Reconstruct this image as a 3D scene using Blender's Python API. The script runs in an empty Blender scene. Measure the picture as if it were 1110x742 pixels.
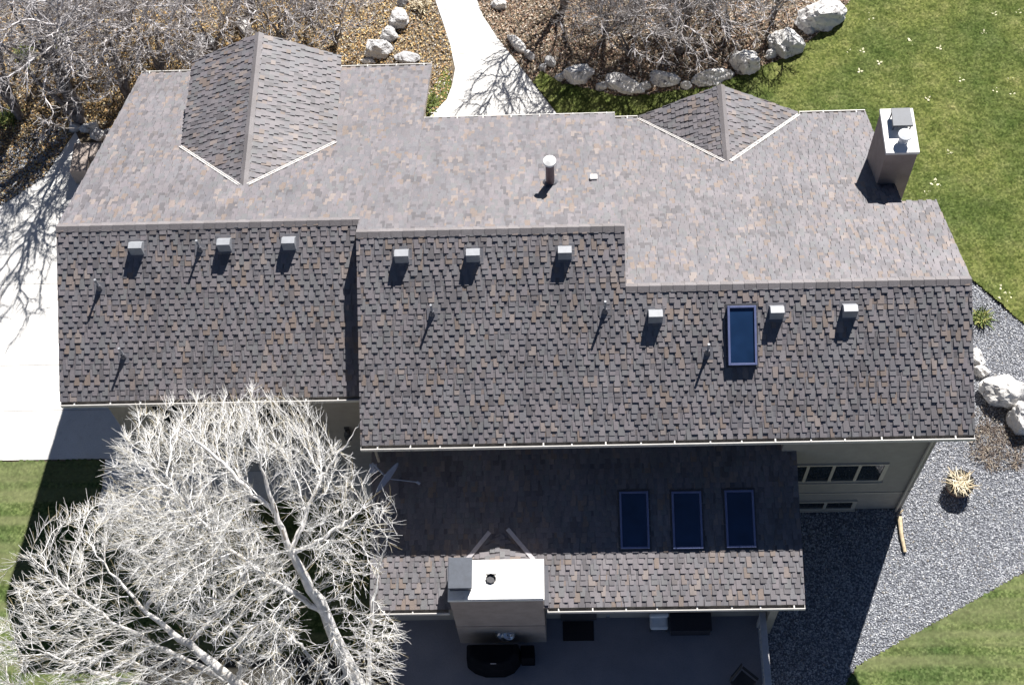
import bpy, math, random
import numpy as np
from mathutils import Vector
random.seed(7); rs=np.random.RandomState(11)
scn=bpy.context.scene; col=scn.collection
ZO=8.6                      # house datum above the ground
G=-8.6                      # ground in datum heights
# ---------------------------------------------------------------- camera model (metres, pixels of the 1110x742 photo)
F=1569.16; CX,CY,CZ=13.327,-19.633,31.33; TI,RO,YA=0.483,0.095,0.084
TI=0.4833
ct,st=math.cos(TI),math.sin(TI); cr,sr=math.cos(RO),math.sin(RO); cy_,sy_=math.cos(YA),math.sin(YA)
r0=np.array([cy_,sy_,0.]); u0=np.array([-sy_*ct,cy_*ct,st]); fwv=np.array([-sy_*st,cy_*st,-ct])
right=cr*r0-sr*u0; up=sr*r0+cr*u0
def at(px,py,z=G):
    U=(px-555)/F; W=-(py-371)/F
    d=fwv+U*right+W*up
    t=(z-CZ)/d[2]
    return np.array([CX,CY,CZ])+t*d
# ---------------------------------------------------------------- materials
def mat(name,build):
    m=bpy.data.materials.new(name); m.use_nodes=True
    nt=m.node_tree; b=nt.nodes['Principled BSDF']; b.inputs['Roughness'].default_value=.85
    build(nt,b); return m
def N(nt,t,**k):
    n=nt.nodes.new(t)
    for a,v in k.items(): setattr(n,a,v)
    return n
def ramp(nt,fac,stops,const=False):
    r=N(nt,'ShaderNodeValToRGB'); e=r.color_ramp
    if const: e.interpolation='CONSTANT'
    e.elements[0].position=stops[0][0]; e.elements[0].color=(*stops[0][1],1)
    e.elements[1].position=stops[-1][0]; e.elements[1].color=(*stops[-1][1],1)
    for p_,c in stops[1:-1]:
        x=e.elements.new(p_); x.color=(*c,1)
    nt.links.new(fac,r.inputs[0]); return r.outputs[0]
def noise(nt,scale,detail=4,rough=.6,vec=None,dist=0):
    n=N(nt,'ShaderNodeTexNoise'); n.inputs['Scale'].default_value=scale; n.inputs['Detail'].default_value=detail
    n.inputs['Roughness'].default_value=rough; n.inputs['Distortion'].default_value=dist
    if vec is None:
        g=N(nt,'ShaderNodeNewGeometry'); vec=g.outputs['Position']
    nt.links.new(vec,n.inputs['Vector']); return n.outputs['Fac']
def mix(nt,fac,a,b,mode='MIX'):
    m=N(nt,'ShaderNodeMix',data_type='RGBA',blend_type=mode)
    if isinstance(fac,(int,float)): m.inputs[0].default_value=fac
    else: nt.links.new(fac,m.inputs[0])
    for i,x in ((6,a),(7,b)):
        if isinstance(x,tuple): m.inputs[i].default_value=(*x,1)
        else: nt.links.new(x,m.inputs[i])
    return m.outputs[2]
def bump(nt,b,h,strength,dist):
    n=N(nt,'ShaderNodeBump'); n.inputs['Strength'].default_value=strength; n.inputs['Distance'].default_value=dist
    nt.links.new(h,n.inputs['Height']); nt.links.new(n.outputs[0],b.inputs['Normal'])
def simple(name,c,rough=.8,var=.15,scale=6,metal=0,bmp=0,spec=.5):
    def f(nt,b):
        n=noise(nt,scale)
        lo=tuple(x*(1-var) for x in c); hi=tuple(min(1,x*(1+var)) for x in c)
        nt.links.new(ramp(nt,n,[(.3,lo),(.7,hi)]),b.inputs['Base Color'])
        b.inputs['Roughness'].default_value=rough; b.inputs['Metallic'].default_value=metal
        b.inputs['Specular IOR Level'].default_value=spec
        if bmp: bump(nt,b,noise(nt,scale*12,3),.5,bmp)
    return mat(name,f)
def attr_mat(name,stops,rough=.9,fine=60,fvar=.35,const=True,blotch=None,spec=.5):
    def f(nt,b):
        a=N(nt,'ShaderNodeAttribute',attribute_name='rnd')
        c=ramp(nt,a.outputs['Fac'],stops,const)
        n=noise(nt,fine,3)
        k=ramp(nt,n,[(.25,(1-fvar,)*3),(.75,(1+fvar*.6,)*3)])
        c=mix(nt,1.0,c,k,'MULTIPLY')
        if blotch:
            n2=noise(nt,blotch[0],4); k2=ramp(nt,n2,[(.3,(1-blotch[1],)*3),(.7,(1+blotch[1],)*3)])
            c=mix(nt,1.0,c,k2,'MULTIPLY')
        if blotch:
            g=N(nt,'ShaderNodeNewGeometry'); mp=N(nt,'ShaderNodeMapping'); mp.inputs['Scale'].default_value=(2.6,.28,.28); nt.links.new(g.outputs['Position'],mp.inputs[0])
            c=mix(nt,1.,c,ramp(nt,noise(nt,1.,5,.65,mp.outputs[0]),[(.32,(.86,.86,.87)),(.60,(1.05,1.04,1.03))]),'MULTIPLY')
        nt.links.new(c,b.inputs['Base Color']); b.inputs['Roughness'].default_value=rough
        b.inputs['Specular IOR Level'].default_value=spec
    return mat(name,f)
S=.715
M={}
gk=lambda g,r=1,b=1:(g*r*S*1.035,g*S*.985,g*b*S*.97)
M['shingle']=attr_mat('shingle',[(0,gk(.180,1.04,1.09)),(.14,gk(.192,.98,1.10)),(.28,gk(.200,1.06,1.10)),(.40,gk(.168,1.00,1.12)),(.52,gk(.212,1.04,1.08)),
    (.64,gk(.186,.96,1.06)),(.73,gk(.142,1.03,1.10)),(.80,gk(.118,1.03,1.10)),(.845,gk(.215,1.17,.93)),(.895,gk(.190,1.22,.86)),(.94,gk(.25,1.13,.94)),(.98,gk(.150,1.08,1.02))],rough=.68,fine=45,fvar=.25,blotch=(.7,.12),spec=.7)
M['cap_shingle']=attr_mat('cap_shingle',[(0,gk(.22,1.05,1.03)),(.4,gk(.25,1.04,1.03)),(.7,gk(.205,1.05,1.02)),(1,gk(.235,1.1,1))],fine=45,rough=.68,spec=.7)
M['fascia']=simple('fascia',(.30,.25,.20),.7)
M['stucco']=simple('stucco',(.33,.295,.255),.95,.08,3,bmp=.004)
M['hood']=simple('hood',(.055,.065,.085),.55,.15,9)
M['dish_paint']=simple('dish_paint',(.30,.34,.46),.5,.08,9)
M['chimney_stucco']=simple('chimney_stucco',(.31,.26,.23),.95,.14,2.5,bmp=.006)
def _cap(nt,b):
    n=noise(nt,5,6,.7); c=ramp(nt,n,[(.28,(.42,.40,.37)),(.42,(.70,.69,.66)),(.7,(.80,.79,.77))]); nt.links.new(c,b.inputs['Base Color'])
M['cap_concrete']=mat('cap_concrete',_cap)
M['white_metal']=simple('white_metal',(.80,.79,.76),.45,.05,5)
M['gutter_paint']=simple('gutter_paint',(.52,.50,.47),.5,.08,5)
M['gutter_inside']=simple('gutter_inside',(.22,.21,.20),.8,.3,8)
M['grey_metal']=simple('grey_metal',(.20,.215,.24),.5,.12,9)
M['vent_metal']=simple('vent_metal',(.27,.28,.30),.45,.1,9)
M['dark_metal']=simple('dark_metal',(.055,.055,.06),.5,.2,9)
M['flash']=simple('flash',(.42,.40,.42),.6,.1,9)
M['lead']=simple('lead',(.12,.12,.135),.6,.1,9)
M['pipe_metal']=simple('pipe_metal',(.17,.12,.13),.6,.15,9)
M['silver']=simple('silver',(.62,.64,.68),.3,.1,30,metal=.9)
def _glass(c,r=.08):
    def f(nt,b):
        n=noise(nt,1.3,2); nt.links.new(ramp(nt,n,[(.3,tuple(x*.75 for x in c)),(.7,tuple(x*1.2 for x in c))]),b.inputs['Base Color'])
        b.inputs['Roughness'].default_value=r; b.inputs['IOR'].default_value=1.5
    return f
M['sky_glass']=mat('sky_glass',_glass((.012,.032,.082)))
M['glass']=mat('glass',_glass((.02,.025,.03),.05))
M['sky_frame']=simple('sky_frame',(.13,.155,.29),.35,.1,8)
M['beige']=simple('beige',(.50,.44,.36),.6,.05,5)
def _conc(nt,b):
    a=noise(nt,.7,5,.6); c=ramp(nt,a,[(.3,(.55,.54,.52)),(.7,(.66,.65,.63))])
    d=noise(nt,30,4,.7); k=ramp(nt,d,[(.25,(.84,.84,.84)),(.6,(1.05,1.05,1.05))]); c=mix(nt,1.,c,k,'MULTIPLY')
    e=noise(nt,3.2,5,.75); k=ramp(nt,e,[(.26,(.82,.80,.78)),(.42,(1,1,1))]); c=mix(nt,1.,c,k,'MULTIPLY')
    nt.links.new(c,b.inputs['Base Color']); b.inputs['Roughness'].default_value=.9; bump(nt,b,d,.3,.004)
M['concrete']=mat('concrete',_conc)
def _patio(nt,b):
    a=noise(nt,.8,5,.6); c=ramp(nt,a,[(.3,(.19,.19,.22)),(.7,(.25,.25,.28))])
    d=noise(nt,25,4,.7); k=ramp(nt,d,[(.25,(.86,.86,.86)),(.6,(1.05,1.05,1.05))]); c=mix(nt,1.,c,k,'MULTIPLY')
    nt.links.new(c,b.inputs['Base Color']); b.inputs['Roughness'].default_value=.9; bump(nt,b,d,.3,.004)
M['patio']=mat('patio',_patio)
def _lawn(base,yel,stripe=0):
    def f(nt,b):
        lf=noise(nt,.45,3,.5); a=noise(nt,1.7,8,.8); c=ramp(nt,a,[(.32,base[0]),(.46,base[1]),(.62,base[2]),(.75,yel)])
        d=noise(nt,14,5,.8); k=ramp(nt,d,[(.28,(.5,.55,.5)),(.5,(1,1,1)),(.72,(1.7,1.55,1.7))]); c=mix(nt,1.,c,k,'MULTIPLY')
        c=mix(nt,1.,c,ramp(nt,lf,[(.35,(.70,.78,.72)),(.62,(1.22,1.13,1.12))]),'MULTIPLY')
        at_=N(nt,'ShaderNodeAttribute',attribute_name='rnd'); k=ramp(nt,at_.outputs['Fac'],[(0,(.62,.64,.6)),(.5,(.95,.95,.95)),(1,(1.45,1.38,1.45))]); c=mix(nt,1.,c,k,'MULTIPLY')
        if stripe:
            g=N(nt,'ShaderNodeNewGeometry'); mp=N(nt,'ShaderNodeMapping'); mp.inputs['Rotation'].default_value[2]=-.03
            mp.inputs['Scale'].default_value=(.05,1,1); nt.links.new(g.outputs['Position'],mp.inputs[0])
            e=noise(nt,1.9,2,.5,mp.outputs[0]); c=mix(nt,ramp(nt,e,[(.45,(0,0,0)),(.62,(.7,.7,.7))]),c,yel)
        nt.links.new(c,b.inputs['Base Color']); b.inputs['Roughness'].default_value=1; b.inputs['Specular IOR Level'].default_value=.1
    return f
M['lawn']=mat('lawn',_lawn([(.040,.062,.015),(.080,.104,.028),(.118,.138,.048)],(.23,.215,.105)))
M['lawn_pale']=mat('lawn_pale',_lawn([(.045,.078,.020),(.076,.110,.036),(.105,.135,.052)],(.150,.160,.078),1))
def _earth(nt,b):
    a=noise(nt,2.5,8,.75); c=ramp(nt,a,[(.3,(.055,.045,.03)),(.5,(.13,.10,.065)),(.7,(.20,.16,.10))])
    nt.links.new(c,b.inputs['Base Color']); bump(nt,b,noise(nt,20,5,.8),.8,.03)
M['earth']=mat('earth',_earth)
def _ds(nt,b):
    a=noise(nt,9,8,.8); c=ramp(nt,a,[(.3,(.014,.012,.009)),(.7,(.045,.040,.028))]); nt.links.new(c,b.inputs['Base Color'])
M['soil_and_shade']=mat('soil_and_shade',_ds)  # soil of the pot; its darkness also paints the shade below the pale trees
def _gb(nt,b):
    a=noise(nt,40,5,.8); c=ramp(nt,a,[(.3,(.06,.065,.08)),(.7,(.20,.21,.24))]); nt.links.new(c,b.inputs['Base Color'])
M['gravel_base']=mat('gravel_base',_gb)
M['gravel_stone']=attr_mat('gravel_stone',[(0,(.12,.125,.14)),(.2,(.24,.25,.275)),(.4,(.33,.34,.37)),(.62,(.43,.445,.475)),(.80,(.54,.55,.57)),(.93,(.70,.70,.71)),(.97,(.34,.31,.27))],fine=80)
M['leaf_litter']=attr_mat('leaf_litter',[(0,(.12,.08,.05)),(.16,(.36,.22,.11)),(.36,(.58,.38,.15)),(.56,(.66,.49,.24)),(.68,(.28,.25,.22)),(.80,(.50,.47,.42)),(.93,(.62,.55,.35))],fine=30)
M['grey_chips']=attr_mat('grey_chips',[(0,(.08,.06,.05)),(.3,(.16,.13,.11)),(.6,(.24,.21,.18)),(.85,(.36,.33,.28))],fine=30)
M['chips']=attr_mat('chips',[(0,(.16,.09,.065)),(.2,(.34,.22,.15)),(.45,(.46,.33,.22)),(.7,(.38,.33,.29)),(.85,(.66,.58,.47))],fine=30)
def _rock(nt,b):
    a=noise(nt,3.6,9,.78,dist=.5); c=ramp(nt,a,[(.34,(.12,.11,.12)),(.41,(.38,.37,.36)),(.46,(.72,.70,.67)),(.75,(.84,.82,.79))])
    o=N(nt,'ShaderNodeAttribute',attribute_name='rnd')
    k=ramp(nt,o.outputs['Fac'],[(0,(.45,.47,.52)),(1,(1.0,1.0,1.0))]); c=mix(nt,1.,c,k,'MULTIPLY')
    nt.links.new(c,b.inputs['Base Color']); bump(nt,b,noise(nt,7,8,.8),.8,.08)
M['rock']=mat('rock',_rock)
M['bark_white']=attr_mat('bark_white',[(0,(.62,.60,.57)),(.5,(.74,.72,.69)),(.8,(.82,.80,.78)),(.97,(.34,.30,.25))],fine=7,fvar=.25,const=False,spec=.3)
M['twig_white']=attr_mat('twig_white',[(0,(.66,.64,.60)),(.25,(.78,.77,.75)),(.55,(.86,.85,.84)),(.84,(.42,.35,.20)),(.92,(.66,.61,.48))],fine=9,fvar=.15,spec=.3)
M['bark_grey']=attr_mat('bark_grey',[(0,(.10,.09,.09)),(.6,(.16,.145,.145)),(1,(.24,.22,.22))],fine=9,fvar=.5,const=False)
M['twig_grey']=attr_mat('twig_grey',[(0,(.17,.155,.155)),(.3,(.45,.43,.43)),(.6,(.72,.69,.70)),(.85,(.26,.22,.19)),(1,(.48,.44,.41))],fine=9,fvar=.2,const=False)
M['dry_grass']=attr_mat('dry_grass',[(0,(.40,.32,.20)),(.4,(.62,.54,.38)),(.8,(.78,.72,.58)),(.93,(.22,.10,.05))],fine=20)
M['green_leaf']=attr_mat('green_leaf',[(0,(.10,.14,.03)),(.5,(.20,.25,.07)),(.85,(.38,.36,.12))],fine=20)
M['wood']=simple('wood',(.50,.40,.26),.8,.25,8)
M['terracotta']=simple('terracotta',(.16,.10,.075),.8,.2,8)
M['black_cover']=simple('black_cover',(.004,.005,.008),.9,.2,5,spec=.1)
M['mat_dark']=simple('mat_dark',(.022,.018,.02),.95,.3,30)
M['cushion']=simple('cushion',(.62,.64,.66),.9,.06,6)
M['dark_wicker']=simple('dark_wicker',(.02,.021,.03),.85,.3,30)
M['rail_paint']=simple('rail_paint',(.42,.41,.42),.7,.1,6)
M['dark_wood']=simple('dark_wood',(.05,.045,.045),.8,.2,9)
M['pale_leaf']=simple('pale_leaf',(.62,.60,.40),.9,.2,9)
# ---------------------------------------------------------------- object helpers
def tag(o,label=None,cat=None,group=None,kind=None):
    if label: o['label']=label
    if cat: o['category']=cat
    if group: o['group']=group
    if kind: o['kind']=kind
    return o
def W(p): return np.array([p[0],p[1],p[2]+ZO])
def thing(name,loc,label,cat,group=None):
    o=bpy.data.objects.new(name,None); o.empty_display_size=.3; col.objects.link(o)
    o.location=W(loc); return tag(o,label,cat,group)
def worldloc(o):
    v=np.zeros(3)
    while o is not None: v=v+np.array(o.location); o=o.parent
    return v
class MB:
    def __init__(s): s.v=[];s.f=[];s.m=[];s.r=[]
    def add(s,vs,fs,mi=0,r=None):
        b=len(s.v); s.v+= [tuple(map(float,x)) for x in vs]
        if r is None: r=random.random()
        for f in fs: s.f.append(tuple(b+i for i in f)); s.m.append(mi); s.r.append(r)
    def box(s,a,b,mi=0,r=None):
        x0,y0,z0=a;x1,y1,z1=b
        s.add([(x0,y0,z0),(x1,y0,z0),(x1,y1,z0),(x0,y1,z0),(x0,y0,z1),(x1,y0,z1),(x1,y1,z1),(x0,y1,z1)],
              [(0,3,2,1),(4,5,6,7),(0,1,5,4),(1,2,6,5),(2,3,7,6),(3,0,4,7)],mi,r)
    def obox(s,c,ax,hs,mi=0,r=None):   # centre, 3 axes, half sizes
        c=np.array(c,float);ax=[np.array(a,float) for a in ax]; vs=[]
        for k in (-1,1):
            for (i,j) in ((-1,-1),(1,-1),(1,1),(-1,1)): vs.append(c+ax[0]*hs[0]*i+ax[1]*hs[1]*j+ax[2]*hs[2]*k)
        s.add(vs,[(0,3,2,1),(4,5,6,7),(0,1,5,4),(1,2,6,5),(2,3,7,6),(3,0,4,7)],mi,r)
    def prism(s,poly,axis,a,b,mi=0):   # polygon in the other two axes, extruded
        n=len(poly)
        def P(q,t):
            return {'x':(t,q[0],q[1]),'y':(q[0],t,q[1]),'z':(q[0],q[1],t)}[axis]
        s.add([P(q,a) for q in poly]+[P(q,b) for q in poly],[tuple(range(n))[::-1],tuple(range(n,2*n))]+[(i,(i+1)%n,n+(i+1)%n,n+i) for i in range(n)],mi)
    def cyl(s,p0,p1,r0,r1=None,n=16,mi=0,caps=True):
        r1=r0 if r1 is None else r1
        p0=np.array(p0,float);p1=np.array(p1,float);d=p1-p0;d/=np.linalg.norm(d)
        a=np.cross(d,[0,0,1.] if abs(d[2])<.9 else [1.,0,0]);a/=np.linalg.norm(a);b=np.cross(d,a)
        vs=[p0+r0*(math.cos(t)*a+math.sin(t)*b) for t in np.linspace(0,2*math.pi,n,endpoint=False)]+[p1+r1*(math.cos(t)*a+math.sin(t)*b) for t in np.linspace(0,2*math.pi,n,endpoint=False)]
        fs=[(i,(i+1)%n,n+(i+1)%n,n+i) for i in range(n)]
        if caps: fs+=[tuple(range(n))[::-1],tuple(range(n,2*n))]
        s.add(vs,fs,mi)
    def build(s,name,mats,parent=None,origin=None,bevel=0,smooth=False):
        if not isinstance(mats,(list,tuple)): mats=[mats]
        if parent is not None: off=worldloc(parent)
        elif origin is not None: off=W(origin)
        else:
            a=np.array(s.v); off=W(((a[:,0].min()+a[:,0].max())/2,(a[:,1].min()+a[:,1].max())/2,a[:,2].min()))
        me=bpy.data.meshes.new(name)
        me.from_pydata([(x-off[0],y-off[1],z+ZO-off[2]) for x,y,z in s.v],[],s.f)
        for m in mats: me.materials.append(m)
        me.polygons.foreach_set('material_index',s.m)
        at_=me.attributes.new('rnd','FLOAT','FACE'); at_.data.foreach_set('value',np.array(s.r,dtype=np.float32))
        if smooth: me.polygons.foreach_set('use_smooth',[True]*len(s.f))
        me.update()
        o=bpy.data.objects.new(name,me); col.objects.link(o)
        if parent is not None: o.parent=parent
        else: o.location=off
        if bevel:
            b=o.modifiers.new('b','BEVEL'); b.width=bevel; b.segments=2; b.limit_method='ANGLE'
        return o
def np_obj(name,V,Fa,r,mats,parent=None,origin=None,mi=None,smooth=False):
    """V (n,3) datum coords; Fa list of (m,k) arrays; r per-face values"""
    off=worldloc(parent) if parent is not None else W(origin if origin is not None else (0,0,-ZO))
    V=np.asarray(V,float).copy(); V[:,2]+=ZO; V-=off
    me=bpy.data.meshes.new(name)
    nf=sum(len(f) for f in Fa); loops=np.concatenate([np.asarray(f).ravel() for f in Fa]).astype(np.int32)
    tot=np.concatenate([np.full(len(f),f.shape[1]) for f in Fa]).astype(np.int32); start=np.concatenate([[0],np.cumsum(tot)[:-1]]).astype(np.int32)
    me.vertices.add(len(V)); me.vertices.foreach_set('co',V.astype(np.float32).ravel())
    me.loops.add(len(loops)); me.loops.foreach_set('vertex_index',loops)
    me.polygons.add(nf); me.polygons.foreach_set('loop_start',start); me.polygons.foreach_set('loop_total',tot)
    for m in (mats if isinstance(mats,(list,tuple)) else [mats]): me.materials.append(m)
    if mi is not None: me.polygons.foreach_set('material_index',np.asarray(mi,dtype=np.int32))
    if smooth: me.polygons.foreach_set('use_smooth',np.ones(nf,dtype=bool))
    a=me.attributes.new('rnd','FLOAT','FACE'); a.data.foreach_set('value',np.asarray(r,dtype=np.float32))
    me.update(calc_edges=True); me.validate()
    o=bpy.data.objects.new(name,me); col.objects.link(o)
    if parent is not None: o.parent=parent
    else: o.location=off
    return o
def in_poly(X,Y,poly):
    X=np.asarray(X);Y=np.asarray(Y);ins=np.zeros(X.shape,bool);n=len(poly)
    for i in range(n):
        x1,y1=poly[i][:2];x2,y2=poly[(i+1)%n][:2]
        c=((y1>Y)!=(y2>Y)); 
        with np.errstate(divide='ignore',invalid='ignore'): xi=(x2-x1)*(Y-y1)/(y2-y1+1e-12)+x1
        ins^=c&(X<xi)
    return ins
# ---------------------------------------------------------------- HOUSE
P_=0.523
XM,XS,X12,XE1,XE=7.955,14.808,9.223,22.566,23.5
yL,yE=.575,-1.364; zL,zE=-P_*yL,P_*yE
YsL,YsM=-3.442,-4.795; Yn1,Yn2,Ye1,Ye2=9.076,5.679,7.148,2.162
zA=lambda y:-P_*y
zS=lambda y:P_*y
zSL=lambda y:zL+P_*(y-yL)
zNE=lambda y:zE-P_*(y-yE)
QL=.25; YLo=-8.30; zLow=lambda y:-5.2+QL*(y+8.3)
YW,YWL=-4.45,-2.95
house=thing('house',(11.5,0,G),'two-storey stucco house under a large roof of grey and tan shingles','house')
def roof(poly,label,th=.17,exposure=.139,parent=house,name='roof',seed=1,pieces=None):
    P=np.array(poly,float); rr=np.random.RandomState(seed)
    n=np.zeros(3)
    for i in range(len(P)): n+=np.cross(P[i],P[(i+1)%len(P)])
    n/=np.linalg.norm(n)
    if n[2]<0: n=-n; P=P[::-1]
    v=np.array([0,0,1.])-n[2]*n; v/=np.linalg.norm(v); u=np.cross(v,n)
    O=P[0]; U=(P-O)@u; Vv=(P-O)@v
    # deck
    mb=MB(); k=len(P)
    top=P-n*.004; bot=P-np.array([0,0,th])
    mb.add(list(top)+list(bot),[tuple(range(k)),tuple(range(k,2*k))[::-1]],1,.5)
    mb.add(list(top)+list(bot),[(i,k+i,k+(i+1)%k,(i+1)%k) for i in range(k)],2,.5)
    v0=Vv.min()-.02
    for pc_ in (pieces or [P]):
      PQ=np.array(pc_,float); UU=(PQ-O)@u; VU=(PQ-O)@v; kk_=len(PQ); jit=np.random.RandomState(seed*3+1); rr=np.random.RandomState(seed+5)
      _shingle(mb,O,u,v,n,UU,VU,kk_,v0,exposure,rr,jit)
    o=mb.build(name,[M['shingle'],M['fascia'],M['fascia']],parent)
    if label: o['label']=label
    return o
def _shingle(mb,O,u,v,n,U,Vv,k,v0,exposure,rr,jit):
    def xs(vv):
        out=[]
        for i in range(k):
            a,b=(U[i],Vv[i]),(U[(i+1)%k],Vv[(i+1)%k])
            if (a[1]>vv)!=(b[1]>vv): out.append(a[0]+(vv-a[1])*(b[0]-a[0])/(b[1]-a[1]))
        return sorted(out)
    nrow=int((Vv.max()-v0)/exposure)+1; last=rr.rand(); vmax=Vv.max(); vmin=Vv.min()
    cl=lambda t,x0,x1:min(max(t,x0),x1)
    def spans(va,vb):
        lo=xs(max(va,vmin)+.004); hi=xs(min(vb,vmax)-.004)
        if not lo and not hi: return []
        if len(lo)!=len(hi):
            if len(lo)>0: hi=lo
            else: lo=hi
        return [(lo[q],lo[q+1],hi[q],hi[q+1]) for q in range(0,len(lo)-1,2)]
    per=.262
    for j in range(nrow):
        a=v0+j*exposure; b=min(a+exposure,vmax); ph=(j%2)*per*.5+jit.uniform(-.07,.07)
        if b<=max(a,vmin)+.012: continue
        # flat lower layer, one row
        for l0,l1,h0,h1 in spans(a,b):
            s=min(l0,h0)-rr.rand()*.2; end=max(l1,h1)
            while s<end:
                e=s+rr.uniform(.14,.32); p0,p1=cl(s,l0,l1),cl(e,l0,l1); q0,q1=cl(s,h0,h1),cl(e,h0,h1); s=e
                if p1-p0<.004 and q1-q0<.004: continue
                A=O+u*p0+v*a; B=O+u*p1+v*a; C=O+u*q1+v*(b+.002); D=O+u*q0+v*(b+.002)
                mb.add([A+n*.0045,B+n*.0045,C+n*.001,D+n*.001,A-n*.003,B-n*.003],[(0,1,2,3),(4,5,1,0),(4,0,3),(5,2,1)],0,rr.rand())
        # tabs reaching up under the slots of the next row
        b2=min(a+2*exposure,vmax); fr=(b2-a)/(2*exposure); H=.033
        sp=spans(a,b2)
        for l0,l1,h0,h1 in sp:
            if b2<=vmin+.012: continue
            s=min(l0,h0)-((min(l0,h0)-O@u*0-ph)%per)-per; end=max(l1,h1)
            while s<end:
                w=rr.uniform(.125,.190); st_=s+rr.uniform(-.03,.03); e=st_+w; s+=per*rr.uniform(.88,1.12)
                hh=H*rr.uniform(.9,1.1); ht=hh*(1-fr)+.0022; tp=rr.uniform(.004,.020)
                p0,p1=cl(st_+tp,l0,l1),cl(e-tp,l0,l1); q0,q1=cl(st_,h0,h1),cl(e,h0,h1)
                if rr.rand()>.15: last=rr.rand()
                if p1-p0<.004 and q1-q0<.004: continue
                aj=a-rr.uniform(0,.008)
                A=O+u*p0+v*aj; B=O+u*p1+v*aj; C=O+u*q1+v*(b2+.002); D=O+u*q0+v*(b2+.002)
                mb.add([A+n*hh,B+n*hh,C+n*ht,D+n*ht,A-n*.003,B-n*.003,D-n*.003,C-n*.003],[(0,1,2,3),(4,5,1,0),(4,0,3,6),(5,7,2,1)],0,last)
# main slopes
rNA=roof([(0,yL,zL),(XM,yL,zL),(XM,0,0),(XS,0,0),(XS,Yn2,zA(Yn2)),(X12,Yn2,zA(Yn2)),(X12,Yn1,zA(Yn1)),(0,Yn1,zA(Yn1))],'sunlit north slope with the large gable and the round flue pipe',seed=2,pieces=[[(x_,y_,zA(y_)) for x_,y_ in q] for q in ([(0,yL),(XM,yL),(XM,Yn1),(0,Yn1)],[(XM,0),(X12,0),(X12,Yn1),(XM,Yn1)],[(X12,0),(XS,0),(XS,Yn2),(X12,Yn2)])])
rSL=roof([(0,yL,zL),(0,YsL,zSL(YsL)),(8.28,YsL,zSL(YsL)),(8.28,yL,zL)],'lower south slope at the left, in front of the bare tree',seed=3)
rSM=roof([(XM,0,0),(XM,YsM,zS(YsM)),(XE,YsM,zS(YsM)),(XE,yE,zE),(XS,yE,zE),(XS,0,0)],'long south slope with one skylight and six box vents',seed=4,pieces=[[(x_,y_,zS(y_)) for x_,y_ in q] for q in ([(XM,0),(XM,YsM),(XS,YsM),(XS,0)],[(XS,YsM),(XE,YsM),(XE,yE),(XS,yE)])])
rNE=roof([(XS-.3,yE,zE),(XE,yE,zE),(XE,Ye2,zNE(Ye2)),(XE1,Ye2,zNE(Ye2)),(XE1,Ye1,zNE(Ye1)),(XS-.3,Ye1,zNE(Ye1))],'sunlit north slope beside the tall chimney and small gable',seed=5,pieces=[[(x_,y_,zNE(y_)) for x_,y_ in q] for q in ([(XS-.3,yE),(XE1,yE),(XE1,Ye1),(XS-.3,Ye1)],[(XE1,yE),(XE,yE),(XE,Ye2),(XE1,Ye2)])])
rLow=roof([(8.0,YLo,zLow(YLo)),(19.29,YLo,zLow(YLo)),(19.29,-4.12,zLow(-4.12)),(8.0,-4.12,zLow(-4.12))],'low-pitched shaded roof with three skylights in a row',seed=6)
# gables on the north side
bx,bz=4.58,-1.26; bs=.517
zw=bz-bs*(bx-2.38); ys=-bz/P_
big_w=roof([(bx,ys,bz),(2.38,-zw/P_,zw),(2.38,7.62,zw),(bx,7.67,bz)],'left slope of the large gable',th=.15,seed=7)
zw2=bz-bs*(6.78-bx)
big_e=roof([(bx,ys,bz),(bx,7.67,bz),(6.78,7.67,zw2),(6.78,-zw2/P_,zw2)],'right slope of the large gable',th=.15,seed=8)
sx,sz=18.05,-3.80
inv=lambda z:(zE-z)/P_+yE
zsw=-5.16; 
sm_w=roof([(sx,inv(sz),sz),(15.66,inv(zsw),zsw),(15.66,7.24,zsw),(sx,7.30,sz)],'shaded left slope of the small gable',th=.12,seed=9)
sm_e=roof([(sx,inv(sz),sz),(sx,7.30,sz),(20.48,7.24,zsw),(20.48,inv(zsw),zsw)],'bright right slope of the small gable',th=.12,seed=10)
# saddle behind the lower chimney
cxm=11.42; yr=-6.42; zr=zLow(yr)+.02; ych=-7.30
for sgn,lb in ((-1,'left half of the small saddle behind the lower chimney'),(1,'right half of the small saddle behind the lower chimney')):
    roof([(cxm,yr,zr),(cxm,ych,zr),(cxm+sgn*1.05,ych,zLow(ych)+.01)],lb,th=.03,seed=12+sgn)
# ridge caps
def ridge(A,B,sa,sb,half=.15,step=.30,ups=(0,0,1)):
    """A->B horizontal; side dirs sa,sb (unit-ish vectors down each slope)"""
    A=np.array(A,float);B=np.array(B,float);d=B-A;L=np.linalg.norm(d);d/=L;sa=np.array(sa,float);sb=np.array(sb,float)
    sa/=np.linalg.norm(sa);sb/=np.linalg.norm(sb);mb=MB();t=0
    upv=np.array([0,0,1.])
    while t<L:
        e=min(t+step+.02,L); h0,h1=.026,.040
        P0=A+d*t;P1=A+d*e; r=random.random()
        vs=[]
        for P,h in ((P0,h1),(P1,h0)):
            vs+=[P+sa*half+upv*(h),P+upv*(h+.012),P+sb*half+upv*(h),P+sa*half+upv*(-.002),P+sb*half-upv*.002]
        mb.add(vs,[(0,1,6,5),(1,2,7,6),(3,0,5,8),(2,4,9,7),(0,3,4,2,1),(5,6,7,9,8)],0,r)
        t+=step
    return mb.build('ridge_cap',M['cap_shingle'],house)
k=P_
ridge((0,yL,zL),(XM+.02,yL,zL),(0,1,-k),(0,-1,-k))
ridge((XM,0,0),(XS,0,0),(0,1,-k),(0,-1,-k))
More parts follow.
